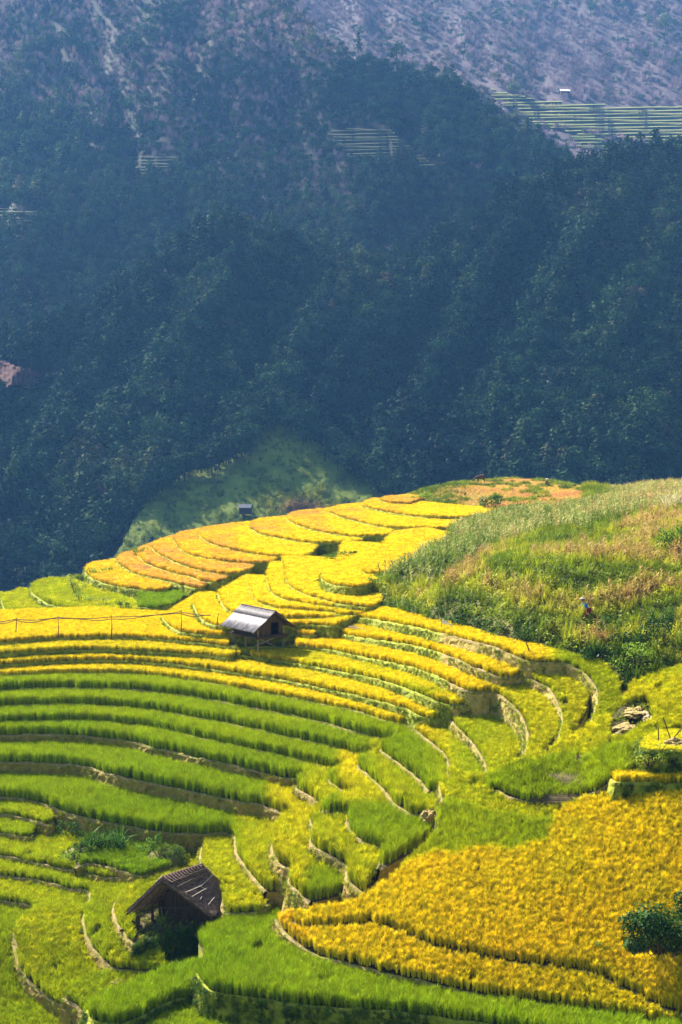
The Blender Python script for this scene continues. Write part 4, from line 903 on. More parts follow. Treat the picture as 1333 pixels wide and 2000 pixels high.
for a, b in (((-.9, 0, -.2), (-.9, 0, .9)), ((-.1, 0, -.1), (-.65, 0, 1.45)), ((-.1, .1, .2), (.7, .1, 1.2))): m = MB(); m.tube([a, b], [.035, .03], 6); m.build('pole', M_darkwood, root)
M_rock = surf_mat('pale_rock', [(.3, (.18, .13, .07)), (.6, (.34, .26, .16)), (.8, (.48, .40, .30))], 1.5, bump=1.0, detail=9)
M_earth = surf_mat('crumbled_earth', [(.3, (.14, .10, .03)), (.55, (.32, .24, .08)), (.8, (.48, .36, .18))], 2.5, bump=1.0, detail=9)
def rock(px, py, w, d, h, label, mat=M_rock, name='rock', cat='rock', group=None, seed=1, dz=-.1):
    group = {'earth_heap': 'heaps of bare earth between the fields', 'rock': 'pale stones lying in the fields'}.get(name)
    bm = bmesh.new(); bmesh.ops.create_icosphere(bm, subdivisions=4, radius=1); r = random.Random(seed); off = r.uniform(0, 50)
    for v in bm.verts:
        c = v.co.normalized(); k = 1+.55*(fbm(np.array([c.x*1.6+off]), np.array([c.y*1.6+c.z*2.1+off]), 4)[0]-.5)*2; k += .16*(fbm(np.array([c.x*6+off]), np.array([c.y*6+c.z*5]), 3)[0]-.5)*2
        v.co = Vector((c.x*w/2*k, c.y*d/2*k, c.z*h*k*.7+h*.25))
    me = bpy.data.meshes.new(name); bm.to_mesh(me); bm.free(); me.materials.append(mat); o = bpy.data.objects.new(name, me); SC.collection.objects.link(o); o.location = GP(px, py, dz); return tag(o, label, cat, group)
rock(1222, 1422, 1.5, 2.0, .38, 'tan rubble patch in the bright green field, lower part', M_earth, seed=4)
rock(1240, 1392, 1.3, 2.2, .42, 'tan rubble heap above the lower patch in the green field', M_earth, seed=5)
rock(1262, 1402, .5, 2.0, .4, 'narrow white rock on the right of the tan rubble', seed=6)
rock(1210, 1440, .8, .8, .4, 'pale stone at the bottom end of the tan rubble', seed=7)
rock(840, 1600, 1.1, 1.4, .75, 'crumbled earth heap where the small terraces meet', M_earth, 'earth_heap', 'earth heap', seed=8)
rock(852, 1640, .6, .8, .45, 'smaller earth heap just below the crumbled heap', M_earth, 'earth_heap', 'earth heap', seed=9)
rock(232, 1925, 1.2, .9, .5, 'brown earth heap below the bank of the thatched hut', M_earth, 'earth_heap', 'earth heap', seed=10)
rock(300, 1922, 1.6, .8, .5, 'grassy clod of brown earth right of the brown heap', M_earth, 'earth_heap', 'earth heap', seed=11)
rock(380, 1880, 1.6, 1.0, .8, 'slumped brown earth on the lit slope right of the hut bank', M_earth, 'earth_heap', 'earth heap', seed=12)
rock(1320, 1458, 1.5, 1.2, .55, 'pale mound under the leaning stick frame', M_earth, 'earth_heap', 'mound', seed=13)
rock(293, 1463, .35, .25, .12, 'small white stone on the lip of the long earth wall', seed=14, dz=0)
rock(1036, 1002, 2.2, 1.5, .5, 'bare reddish soil patch between the two shrubs under the knoll', M_earth, 'soil_patch', 'soil', seed=15)
rock(462, 1880, .5, .5, .15, 'small bare clod in the green field right of the hut', M_earth, 'earth_heap', 'earth heap', seed=16)
# --- people and the grazing animal
def skin(name, nodes, edges, mat, parent, sub=2):
    """nodes: {key: (co, radius)}; grows one continuous tapered surface"""
    keys = list(nodes); me = bpy.data.meshes.new(name); me.from_pydata([nodes[k][0] for k in keys], [(keys.index(a), keys.index(b)) for a, b in edges], []); me.update(); me.materials.append(mat)
    o = bpy.data.objects.new(name, me); SC.collection.objects.link(o); o.parent = parent
    m = o.modifiers.new('skin', 'SKIN'); m.use_smooth_shade = True
    for v, k in zip(me.skin_vertices[0].data, keys):
        r = nodes[k][1]; v.radius = (r, r) if not hasattr(r, '__len__') else r
    me.skin_vertices[0].data[0].use_root = True
    m2 = o.modifiers.new('sub', 'SUBSURF'); m2.levels = sub; m2.render_levels = sub; return o
def chain(*k): return list(zip(k[:-1], k[1:]))
M_skin = surf_mat('skin', [(.3, (.34, .19, .12)), (.7, (.42, .25, .16))], 8, bump=0, rough=.6)
M_blue = surf_mat('blue_cloth', [(.3, (.01, .16, .50)), (.7, (.03, .28, .70))], 8); M_maroon = surf_mat('red_cloth', [(.3, (.22, .02, .03)), (.7, (.36, .05, .06))], 8)
M_blackc = surf_mat('black_cloth', [(.3, (.012, .010, .016)), (.7, (.04, .03, .045))], 8); M_hair = surf_mat('black_hair', [(.3, (.008, .006, .005)), (.7, (.02, .016, .012))], 20)
M_straw = surf_mat('pale_hat', [(.3, (.26, .20, .15)), (.7, (.40, .33, .26))], 10); M_pinkc = surf_mat('pale_pink_cloth', [(.3, (.55, .36, .36)), (.7, (.74, .56, .54))], 8)
def hand_nodes(N_, E_, tag_, w, d, side):
    w = Vector(w); d = Vector(d).normalized(); sd = d.cross(Vector((0, 0, 1))).normalized()*side; dn = Vector((0, 0, -1))
    N_[tag_+'p'] = (tuple(w+d*.06), .026); E_.append((tag_+'w', tag_+'p'))
    for i, L in enumerate((.070, .078, .072, .056)):
        b = w+d*.085+sd*(.030-.020*i); N_[f'{tag_}f{i}a'] = (tuple(b), .010); N_[f'{tag_}f{i}b'] = (tuple(b+d*L*.55+dn*.008), .009); N_[f'{tag_}f{i}c'] = (tuple(b+d*L*.85+dn*L*.45), .007)
        E_ += [(tag_+'p', f'{tag_}f{i}a'), (f'{tag_}f{i}a', f'{tag_}f{i}b'), (f'{tag_}f{i}b', f'{tag_}f{i}c')]
    N_[tag_+'ta'] = (tuple(w+d*.035+sd*.038), .011); N_[tag_+'tb'] = (tuple(w+d*.075+sd*.055+dn*.015), .009); E_ += [(tag_+'p', tag_+'ta'), (tag_+'ta', tag_+'tb')]
def person(loc, rz, label, pose, top, bottom, hatmat):
    root = empty('person', loc, label, 'person', rz=rz)
    P = pose; Nn = {'pel': (P['pel'], .12), 'waist': (P['waist'], .105), 'chest': (P['chest'], .13), 'neck': (P['neck'], .05), 'head0': (P['head'], .075), 'head1': (tuple(Vector(P['head'])+Vector((.01, 0, .09))), .085), 'nose': (tuple(Vector(P['head'])+Vector((.095, 0, .02))), .016)}
    E = chain('pel', 'waist', 'chest', 'neck', 'head0', 'head1')+[('head0', 'nose')]
    for s_, t_ in ((1, 'l'), (-1, 'r')):
        f = lambda v: (v[0], v[1]*s_, v[2])
        for k, rad in (('hip', .085), ('knee', .06), ('ank', .04), ('toe', .035)): Nn[t_+k] = (f(P[k]), rad)
        for k, rad in (('sh', .055), ('elb', .04), ('w', .028)): Nn[t_+k] = (f(P[k]), rad)
        E += chain('pel', t_+'hip', t_+'knee', t_+'ank', t_+'toe')+chain('chest', t_+'sh', t_+'elb', t_+'w')
        hand_nodes(Nn, E, t_, Nn[t_+'w'][0], Vector(Nn[t_+'w'][0])-Vector(Nn[t_+'elb'][0]), s_)
    skin('body', Nn, E, M_skin, root)
    g = {k: (Nn[k][0], (Nn[k][1] if not hasattr(Nn[k][1], '__len__') else Nn[k][1][0])+.022) for k in ('pel', 'waist', 'chest', 'lsh', 'rsh', 'lelb', 'relb')}
    skin('shirt', g, chain('pel', 'waist', 'chest')+chain('chest', 'lsh', 'lelb')+chain('chest', 'rsh', 'relb'), top, root)
    g = {k: (Nn[k][0], Nn[k][1]+.03) for k in ('pel', 'lhip', 'rhip', 'lknee', 'rknee', 'lank', 'rank')}
    skin('trousers', g, chain('pel', 'lhip', 'lknee', 'lank')+chain('pel', 'rhip', 'rknee', 'rank'), bottom, root)
    h = Vector(P['head'])
    m = MB(); m.tube([h+Vector((-.03, 0, .03)), h+Vector((-.02, 0, .10)), h+Vector((0, 0, .17)), h+Vector((0, 0, .20))], [.10, .112, .09, .03], 12); m.build('hair', M_hair, root, smooth=True)
    m = MB(); n = len(m.v); 
    m.tube([h+Vector((0, 0, .13)), h+Vector((0, 0, .155)), h+Vector((0, 0, .22)), h+Vector((0, 0, .27))], [.24, .20, .10, .04], 18); m.build('hat', hatmat, root, smooth=True)
    for s_ in (-1, 1):
        m = MB(); m.box(h+Vector((.083, s_*.032, .045)), (.012, .022, .012)); m.build('eye', M_hair, root)
    m = MB(); m.box(h+Vector((.078, 0, -.035)), (.012, .045, .008)); m.build('mouth', M_maroon, root)
    return root
squat = dict(pel=(-.12, 0, .30), waist=(-.05, 0, .45), chest=(.06, 0, .66), neck=(.12, 0, .82), head=(.16, 0, .93), hip=(-.10, .10, .28), knee=(.26, .16, .48), ank=(.08, .13, .08), toe=(.24, .14, .03), sh=(.07, .18, .74), elb=(.24, .22, .56), w=(.42, .10, .44))
bend = dict(pel=(-.10, 0, .82), waist=(.0, 0, .98), chest=(.14, 0, 1.18), neck=(.24, 0, 1.32), head=(.30, 0, 1.42), hip=(-.10, .10, .80), knee=(.04, .11, .45), ank=(-.04, .11, .08), toe=(.12, .12, .03), sh=(.15, .18, 1.24), elb=(.30, .22, 1.02), w=(.48, .14, .90))
p = GP(1068, 951); person(p, R(-70), 'person in dark clothes and a pale hat crouching on the bare knoll', squat, M_blackc, M_blackc, M_pinkc)
p = GP(1146, 1206, -.3); _pr = person(p, R(200), 'person in a bright blue shirt and red skirt bending among the weeds', bend, M_blue, M_maroon, M_straw); _pr.scale = (1.0,)*3
def calf():
    p = GP(939, 944); root = empty('buffalo_calf', p, 'dark brown buffalo calf grazing at the left end of the knoll', 'buffalo', rz=R(185))
    Nn = {'rump': ((-.55, 0, .98), (.24, .26)), 'mid': ((-.1, 0, .95), (.30, .33)), 'chest': ((.35, 0, .95), (.25, .31)), 'neck': ((.68, 0, .85), (.15, .19)), 'poll': ((.92, 0, .66), (.13, .14)), 'face': ((1.04, 0, .45), (.10, .11)), 'muz': ((1.12, 0, .27), (.08, .07)),
          't1': ((-.80, 0, .95), .045), 't2': ((-.88, 0, .55), .02), 't3': ((-.88, 0, .32), .035)}
    E = chain('mid', 'rump', 't1', 't2', 't3')+chain('mid', 'chest', 'neck', 'poll', 'face', 'muz')
    for s_, t_ in ((1, 'l'), (-1, 'r')):
        y = .16*s_; d = .06*s_
        Nn.update({t_+'st': ((-.52, y, .80), .16), t_+'kn': ((-.40+d, y*1.15, .58), .10), t_+'hk': ((-.60+d, y, .36), .055), t_+'sh': ((-.56+d, y, .12), .045), t_+'hf': ((-.54+d, y, .03), .055),
                   t_+'el': ((.32, y, .66), .11), t_+'wr': ((.34-d, y, .38), .055), t_+'fs': ((.33-d, y, .12), .045), t_+'ff': ((.35-d, y, .03), .055), t_+'ea': ((.84, .20*s_, .72), .05), t_+'eb': ((.80, .30*s_, .68), .02)})
        E += chain('rump', t_+'st', t_+'kn', t_+'hk', t_+'sh', t_+'hf')+chain('chest', t_+'el', t_+'wr', t_+'fs', t_+'ff')+chain('poll', t_+'ea', t_+'eb')
    Nn = {k: Nn[k] for k in ['mid']+[k for k in Nn if k != 'mid']}
    M_hide = surf_mat('dark_hide', [(.3, (.05, .03, .022)), (.7, (.13, .085, .06))], 5, bump=.4); skin('body', Nn, E, M_hide, root)
    for s_ in (1, -1):
        m = MB(); m.tube([(.90, .08*s_, .76), (.82, .20*s_, .82), (.70, .24*s_, .86)], [.035, .028, .01], 7); m.build('horn', M_hair, root)
calf()



# ------------------------------------------------------------------ the mountain side across the valley
def lerp_path(path, x):
    p = np.array(path, float); return np.interp(x, p[:, 0], p[:, 1]), np.interp(x, p[:, 0], p[:, 2])
def mountain(crest, foot_y, foot_d, amp, seed, fold, step=(7, 6), fx=.006, mat=None):
    xs = np.arange(-330, 1665, step[0]); cy, cd = lerp_path(crest, xs)
    cy = cy+(28 if mat is None else 0)+6*(fbm(xs*.03, xs*0+seed, 3)-.5)*2
    ns = int((foot_y-cy.min())/step[1]); s = np.linspace(0, 1, ns)[:, None]
    py = cy[None]+s*(foot_y-cy[None]); px = np.broadcast_to(xs[None], py.shape)
    D = cd[None]+(foot_d-cd[None])*(s**.92)
    u = px+fold*(py-400)                       # spurs and gullies run down the slope
    rid = 1-np.abs(2*fbm(u*fx+seed, py*.0012+seed, 4)-1)*2
    D = D-amp*(rid-.5)*sstep(s*6)*(1-.3*s)-amp*.5*(fbm(px*.02+seed*3, py*.012, 4)-.5)
    V = at_depth(px, py, D)
    back = []
    for dd, dz in ((30, 12), (120, 80), (300, 260)):
        b = V[0].copy(); b[:, 1] += dd; b[:, 0] *= 1+dd/V[0][:, 1]; b[:, 2] -= dz; back.append(b)
    V = np.concatenate([np.stack(back[::-1]), V]); pxx = np.concatenate([np.broadcast_to(xs[None], (3, len(xs))), px]); pyy = np.concatenate([np.full((3, len(xs)), -9999.), py])
    o = mesh_obj('mountain', V, grid_faces(V.shape[0], V.shape[1])[:, ::-1], mat or M_forest_floor, smooth=True)
    tag(o, kind='structure')
    return V, pxx, pyy
CR_C = [(-330, 690, 640), (-100, 668, 650), (0, 650, 655), (100, 632, 660), (200, 580, 670), (300, 515, 680), (370, 455, 690), (450, 425, 695), (520, 445, 695), (560, 468, 690), (620, 488, 690), (700, 503, 690), (780, 500, 695), (830, 475, 700), (900, 430, 710), (1000, 370, 720), (1100, 322, 730), (1200, 297, 735), (1333, 285, 740), (1665, 240, 750)]
CR_B = [(-330, -190, 1320), (300, -190, 1320), (480, -110, 1270), (560, -50, 1230), (620, 40, 1150), (700, 90, 1100), (800, 115, 1080), (880, 128, 1060), (940, 178, 1020), (1000, 222, 990), (1060, 250, 970), (1110, 285, 950), (1160, 340, 930), (1400, 450, 900), (1665, 520, 880)]
CR_A = [(-330, -260, 1720), (400, -260, 1720), (1000, -250, 1700), (1665, -230, 1690)]
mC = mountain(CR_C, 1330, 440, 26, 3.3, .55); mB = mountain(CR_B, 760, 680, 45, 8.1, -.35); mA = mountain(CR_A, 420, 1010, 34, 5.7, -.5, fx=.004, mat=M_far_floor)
tag(mesh_obj('valley_ground', [(-9000, -3000, -95), (9000, -3000, -95), (9000, 15000, -95), (-9000, 15000, -95)], [(0, 1, 2, 3)], M_forest_floor), kind='structure')
# tree kinds for the far forest
M_far = leaf_mat('forest_leaves', [(0, (.010, .030, .014)), (.35, (.022, .065, .022)), (.6, (.06, .11, .025)), (.8, (.13, .11, .05)), (1, (.16, .10, .09))], trans=.15, gloss=.01, varamt=.5)
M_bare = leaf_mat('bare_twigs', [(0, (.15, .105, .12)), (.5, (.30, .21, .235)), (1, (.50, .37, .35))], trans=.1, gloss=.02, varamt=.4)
def far_broad(seed):
    r = random.Random(seed); mb = MB(); lobes = [(r.uniform(-.25, .25), r.uniform(-.25, .25), .62+r.uniform(-.12, .2), r.uniform(.2, .34)) for _ in range(7)]
    mb.beam((0, 0, 0), (0, 0, .6), .05)
    for i in range(230):
        lx, ly, lz, lr = r.choice(lobes); th = r.uniform(0, 6.283); cp = r.uniform(-.5, 1); sp_ = math.sqrt(1-cp*cp)
        d = Vector((sp_*math.cos(th), sp_*math.sin(th), cp)); q = lr*r.uniform(.75, 1.1)
        mb.leaf(Vector((lx, ly, lz))+d*q, d+Vector((r.gauss(0, .5), r.gauss(0, .5), r.gauss(0, .5))), r.uniform(.07, .14), .08, r.uniform(0, 6.28))
    return mb.build('broad_tree', M_far, link=False)
def far_pine(seed):
    r = random.Random(seed); mb = MB(); mb.beam((0, 0, 0), (0, 0, 1.1), .04)
    for k in range(9):
        zc = .3+.85*k/9; rad = (.40*(1-k/9.5)+.05)*r.uniform(.75, 1.15)
        for i in range(26 if k < 6 else 14):
            th = r.uniform(0, 6.283); q = rad*r.uniform(.35, 1.05)
            mb.leaf((q*math.cos(th), q*math.sin(th), zc+r.uniform(-.05, .05)-q*.1), (math.cos(th)*.5+r.gauss(0, .4), math.sin(th)*.5+r.gauss(0, .4), .8), r.uniform(.09, .16), .07, th)
    return mb.build('cone_pine', M_far, link=False)
def far_bare(seed):
    r = random.Random(seed); mb = MB()
    for i in range(60):
        a = r.uniform(0, 6.28); mb.blade((r.gauss(0, .12), r.gauss(0, .12), r.uniform(0, .45)), a, r.uniform(0, .55), r.uniform(.35, .7), .026, r.uniform(-.3, .3), 2, r.uniform(-1, 1))
    return mb.build('dry_shrub', M_bare, link=False)
C_far = proto_coll('far_trees', [far_broad(i) for i in range(5)]+[far_pine(i) for i in range(4)]+[far_bare(i) for i in range(4)])
GREENFIELD = [(535, 815), (560, 822), (600, 850), (655, 890), (700, 925), (752, 968), (752, 1060), (470, 1120), (120, 1150), (230, 1080), (262, 1015), (300, 965), (350, 930), (430, 905), (470, 885), (490, 850)]
FA = [(948, 168), (985, 180), (1062, 196), (1200, 205), (1333, 208), (1620, 214), (1620, 300), (1333, 296), (1215, 268), (1130, 262), (1080, 250), (1035, 238), (1000, 212), (965, 195)]
FA2 = [(1115, 262), (1180, 268), (1175, 283), (1240, 295), (1260, 302), (1190, 300), (1130, 285)]
FB = [(640, 252), (758, 250), (800, 285), (865, 335), (820, 330), (700, 320), (655, 285)]
FB2 = [(222, 307), (345, 303), (338, 332), (300, 348), (276, 368), (262, 350), (268, 330), (225, 318)]
FB3 = [(-60, 405), (112, 408), (108, 430), (60, 442), (-60, 440)]
SLIDE = [(-40, 706), (10, 704), (22, 712), (60, 722), (100, 735), (72, 752), (-40, 756)]
SOIL2 = [(66, 158), (80, 156), (84, 168), (92, 174), (70, 174)]
def forest(mesh3, n, holes, label, kindfn, size, seed, ymin, ymax):
    V, PX, PY = mesh3; r = np.random.default_rng(seed)
    a = V[:-1, :-1]; b = V[:-1, 1:]; c = V[1:, :-1]; area = np.linalg.norm(np.cross(b-a, c-a), axis=-1)
    okc = (PY[:-1, :-1] > ymin) & (PY[:-1, :-1] < ymax) & (PX[:-1, :-1] > -260) & (PX[:-1, :-1] < 1590); area = np.where(okc, area, 0)
    ci = r.choice(area.size, n, p=(area/area.sum()).ravel()); j, i = np.unravel_index(ci, area.shape); u, v = r.random(n), r.random(n)
    lerp = lambda Q: (Q[j, i]*((1-u)*(1-v))[:, None]+Q[j, i+1]*(u*(1-v))[:, None]+Q[j+1, i]*((1-u)*v)[:, None]+Q[j+1, i+1]*(u*v)[:, None])
    P = lerp(V); px, py = project(P[:, 0], P[:, 1], P[:, 2])
    keep = np.ones(n, bool)
    for h in holes: keep &= ~in_poly(px, py, h)
    P, px, py = P[keep], px[keep], py[keep]
    kind, ti, sz = kindfn(P, px, py, r); n = len(P)
    idx = np.where(kind == 0, r.integers(0, 5, n), np.where(kind == 1, r.integers(5, 9, n), r.integers(9, 13, n)))
    s = size*sz*(.7+.6*r.random(n)); w = s*(.85+.4*r.random(n))
    scatter('forest', P, C_far, 13, np.stack([w, w, s], -1), np.clip(ti, 0, 1), label, 'forest', idx=idx, tilt=.05)
def kC(P, px, py, r):
    a = fbm(P[:, 0]*.02, P[:, 2]*.03, 3); n = len(P); k = np.where(r.random(n) < .28+.9*(a-.5), 1, 0); k = np.where(r.random(n) < .004, 2, k)
    return k, np.minimum(.3+.9*(fbm(P[:, 0]*.03+5, P[:, 2]*.03, 3)-.5)+r.normal(0, .13, n), .68)+(r.random(n) < .02)*.3, np.where(k == 1, 1.25, .95)*(.8+.4*a)
def kB(P, px, py, r):
    n = len(P); top = np.clip(1-sstep((py-(60+.55*np.clip(px, 0, 700)*.6))/260.), 0, 1)*(1-sstep((px-640)/120.)*sstep((py-60)/60.)); a = fbm(P[:, 0]*.015, P[:, 2]*.02, 3)
    k = np.where(r.random(n) < .2+.8*(a-.5), 1, 0); k = np.where(r.random(n) < .03+.8*top*sstep((a-.15)*3), 2, k)
    return k, .28+.8*(a-.5)+.15*top+r.normal(0, .13, n), np.where(k == 2, .7, np.where(k == 1, 1.1, .8))*(1-.25*top)
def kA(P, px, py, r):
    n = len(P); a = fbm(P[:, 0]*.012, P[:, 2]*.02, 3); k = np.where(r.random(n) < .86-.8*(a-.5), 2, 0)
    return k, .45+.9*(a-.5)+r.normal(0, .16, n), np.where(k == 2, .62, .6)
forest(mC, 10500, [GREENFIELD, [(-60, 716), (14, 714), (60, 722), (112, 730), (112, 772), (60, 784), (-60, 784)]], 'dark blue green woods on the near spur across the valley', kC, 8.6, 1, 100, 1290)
forest(mB, 17000, [FB, FB2, FB3, SOIL2], 'hazy woods covering the long middle mountainside', kB, 8.2, 2, -150, 760)
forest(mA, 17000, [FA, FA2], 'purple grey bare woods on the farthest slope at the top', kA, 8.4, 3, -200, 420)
# far fields: stepped strips laid into the slopes
def sheet_depth(mesh3, x, y):
    V, PX, PY = mesh3; xs = PX[5]; i = np.clip(np.searchsorted(xs, x)-1, 0, len(xs)-2); j = np.clip(np.searchsorted(PY[3:, i], y)+2, 3, PY.shape[0]-2)
    t = (y-PY[j, i])/(PY[j+1, i]-PY[j, i]+1e-9); return V[j, i, 1]*(1-t)+V[j+1, i, 1]*t
_mp = [(x, y) for x in range(80, 820, 60) for y in range(800, 1181, 60)]; f_mead = tps_fit(np.array(_mp)/20., [sheet_depth(mC, x, y) for x, y in _mp], .4)
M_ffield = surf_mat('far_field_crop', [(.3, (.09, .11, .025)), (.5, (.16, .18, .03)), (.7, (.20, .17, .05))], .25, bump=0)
M_mid_field = surf_mat('mid_field_crop', [(.3, (.05, .065, .018)), (.7, (.09, .10, .03))], .25, bump=0)  # darker crop tone for the fields on the middle slope
M_fgreen = surf_mat('far_green_crop', [(.3, (.08, .12, .015)), (.7, (.14, .18, .03))], .25, bump=0)
M_friser = surf_mat('far_field_bank', [(.3, (.03, .04, .018)), (.7, (.06, .06, .03))], .4, bump=0)
def far_field(mesh3, poly, rows, label, slant=0.0, lift=.8, mats=(None, None)):
    p = np.array(poly, float); y0, y1 = p[:, 1].min(), p[:, 1].max(); mb = MB(); mi = []
    ys = np.arange(y0, y1, rows)
    for y in ys:
        xs = np.arange(p[:, 0].min(), p[:, 0].max(), 6.0); yy = y+slant*(xs-xs[0])+2*np.sin(xs*.02+y)
        ins = in_poly(xs+3, yy+rows/2, p)
        for x, yv, q in zip(xs, yy, ins):
            if not q: continue
            D1 = sheet_depth(mesh3, x, yv+rows)-lift; D0 = sheet_depth(mesh3, x, yv)-lift
            f1 = at_depth(x, yv+rows, D1); f2 = at_depth(x+6.05, yv+rows+slant*6, D1); zt = f1[2]+(at_depth(x, yv, D0)[2]-f1[2])*.30; z0_ = at_depth(x, yv, D0)[2]
            a = Vector((f1[0], f1[1], zt)); b = Vector((f2[0], f2[1], zt)); k0 = D0/D1
            c = Vector((f2[0]*k0, f2[1]*k0, z0_-.3)); d = Vector((f1[0]*k0, f1[1]*k0, z0_-.3))
            mb.quad(a, b, c, d); mi.append(0)
            e = Vector((f1[0], f1[1], f1[2]-.4)); g = Vector((f2[0], f2[1], f1[2]-.4)); mb.quad(e, g, b, a); mi.append(1)
    o = mb.build('far_terraces', None)
    for m in mats: o.data.materials.append(m)
    o.data.polygons.foreach_set('material_index', mi); tag(o, label, 'terraces', kind='structure')
mats = (M_ffield, M_friser)
far_field(mA, FA, 4.6, 'striped terraced fields on the far slope at the right', .012, 5.0, mats)
far_field(mA, FA2, 4.6, 'green far field', .02, 5.0, (M_fgreen, M_friser))
far_field(mB, FB, 4.6, 'striped terraces in the middle woods', .0, 5.0, (M_mid_field, M_friser))
far_field(mB, FB2, 4.2, 'small pale terraces in the left woods', .0, 5.0, (M_mid_field, M_friser))
far_field(mB, FB3, 4.2, 'small pale terraces at the left edge', .0, 5.0, (M_mid_field, M_friser))
def field_patch(name, mesh3, poly, mat, label, cat, sp=6.0, lift=5, amp=1.0):
    p = np.array(poly, float); xs = np.arange(p[:, 0].min()-sp, p[:, 0].max()+sp, sp); ys = np.arange(p[:, 1].min()-sp, p[:, 1].max()+sp, sp); mb = MB(); pts = {}
    def pt(i, j):
        if (i, j) not in pts: pts[i, j] = at_depth(xs[i], ys[j], sheet_depth(mesh3, xs[i], ys[j])-lift-amp*(fbm(np.array([xs[i]*.09]), np.array([ys[j]*.16]), 3)[0]-.5)*2)
        return pts[i, j]
    for i in range(len(xs)-1):
        for j in range(len(ys)-1):
            if in_poly(np.array(xs[i]+sp/2), np.array(ys[j]+sp/2), p): mb.quad(pt(i, j+1), pt(i+1, j+1), pt(i+1, j), pt(i, j))
    o = mb.build(name, mat); return tag(o, label, cat, kind='structure')
M_meadow = surf_mat('meadow', [(.3, (.08, .12, .008)), (.5, (.17, .22, .014)), (.7, (.28, .29, .03))], .16, bump=1.0, bscale=.5, detail=9)
def field_smooth(name, poly, mat, sp, lift):
    p = np.array(poly, float); xs = np.arange(p[:, 0].min()-sp, p[:, 0].max()+sp, sp); ys = np.arange(p[:, 1].min()-sp, p[:, 1].max()+sp, sp); XX, YY = np.meshgrid(xs, ys)
    D = f_mead(XX/20., YY/20.)-lift-2.2*(fbm(XX*.05, YY*.08, 4)-.5); V = at_depth(XX, YY, D); F = grid_faces(*XX.shape)[:, ::-1]; cx = XX.ravel()[F].mean(1); cy = YY.ravel()[F].mean(1)
    F = F[in_poly(cx+5*(fbm(cx*.08, cy*.08, 3)-.5), cy+8*(fbm(cx*.08+9, cy*.08, 3)-.5), p)]; return tag(mesh_obj(name, V, F, mat, smooth=True), kind='structure')
field_smooth('meadow', GREENFIELD, M_meadow, 2.5, 14.0)
qx, qy = RNG.uniform(100, 760, 9000), RNG.uniform(810, 1130, 9000); ok = in_poly(qx, qy, GREENFIELD); qx, qy = qx[ok], qy[ok]; qp = at_depth(qx, qy, f_mead(qx/20., qy/20.)-14.2)
eb = np.array(GREENFIELD+GREENFIELD[:1], float); tt = RNG.random(520)*16; ei = tt.astype(int); ep = eb[ei]+(eb[ei+1]-eb[ei])*(tt-ei)[:, None]+RNG.normal(0, 7, (520, 2)); ep = ep[(ep[:, 1] < 985) & ~((ep[:, 0] > 600) & (RNG.random(520) < .6))]; eq = at_depth(ep[:, 0], ep[:, 1], f_mead(ep[:, 0]/20., ep[:, 1]/20.)-16); es = 4.5+4.5*RNG.random(len(ep))
scatter('forest', eq, C_far, 13, np.stack([es, es, es*.95], -1), np.clip(.3+RNG.normal(0, .14, len(ep)), 0, .65), 'trees along the edge of the green valley spur', 'forest', idx=RNG.integers(0, 9, len(ep)), tilt=.05)
sh = fbm(qx*.03, qy*.05, 4); pur = np.exp(-((qx-590)/70.)**2-((qy-1000)/34.)**2); kp = (RNG.random(len(qx)) < .25+1.2*(sh-.5)) | (RNG.random(len(qx)) < pur*1.2)
scatter('meadow_scrub', qp[kp], C_weed, 8, (1.2+1.6*sh+1.2*pur)[kp]*(.6+.6*RNG.random(kp.sum())), np.clip(.34+.5*(sh-.5)+.55*pur, 0, 1)[kp], 'tufts of grass and scrub scattered over the green valley spur', 'scrub', tilt=.2)
field_patch('landslide', mC, SLIDE, M_red, 'red earth scar', 'landslide', 4, 15.0, 2.0)
field_patch('soil_scar', mB, SOIL2, M_red, 'small red earth scar', 'soil', 4, 3.0, 1.0)

# --- far huts and the trees one can tell apart
def sheet_pt(mesh3, px, py): return Vector(at_depth(px, py, sheet_depth(mesh3, px, py)))
def far_hut(mesh3, px, py, w, d, h, rz, label, roofmat, wallmat):
    p = sheet_pt(mesh3, px, py) if mesh3 else Vector(at_depth(px, py, float(f_mead(px/20., py/20.))-17)); root = empty('far_hut', p, label, 'hut', rz=rz); m = MB(); m.box((0, 0, h*.1), (w*.85, d*.8, h*1.4)); m.build('wall', wallmat, root)
    m = MB()
    for s_ in (-1, 1):
        a, b = Vector((-w/2, 0, h*1.45)), Vector((w/2, 0, h*1.45)); c, e = Vector((w/2, s_*d*.62, h*.78)), Vector((-w/2, s_*d*.62, h*.78)); m.quad(a, b, c, e); u = Vector((0, 0, -.12)); m.quad(a+u, e+u, c+u, b+u); m.quad(e, c, c+u, e+u); m.quad(a, e, e+u, a+u); m.quad(b, b+u, c+u, c)
    m.build('roof', roofmat, root); return root
far_hut(None, 480, 998, 4.2, 3.2, 1.5, R(-8), 'small grey roofed hut on the green spur in the valley', surf_mat('far_grey_roof', [(.3, (.14, .13, .14)), (.7, (.24, .23, .24))], 1), M_darkwood)
far_hut(mA, 1103, 184, 7.5, 5.5, 2.4, R(8), 'tiny white roofed hut above the striped fields at the top right', surf_mat('far_white_roof', [(.3, (.75, .72, .70)), (.7, (.9, .88, .86))], 1), M_wood)
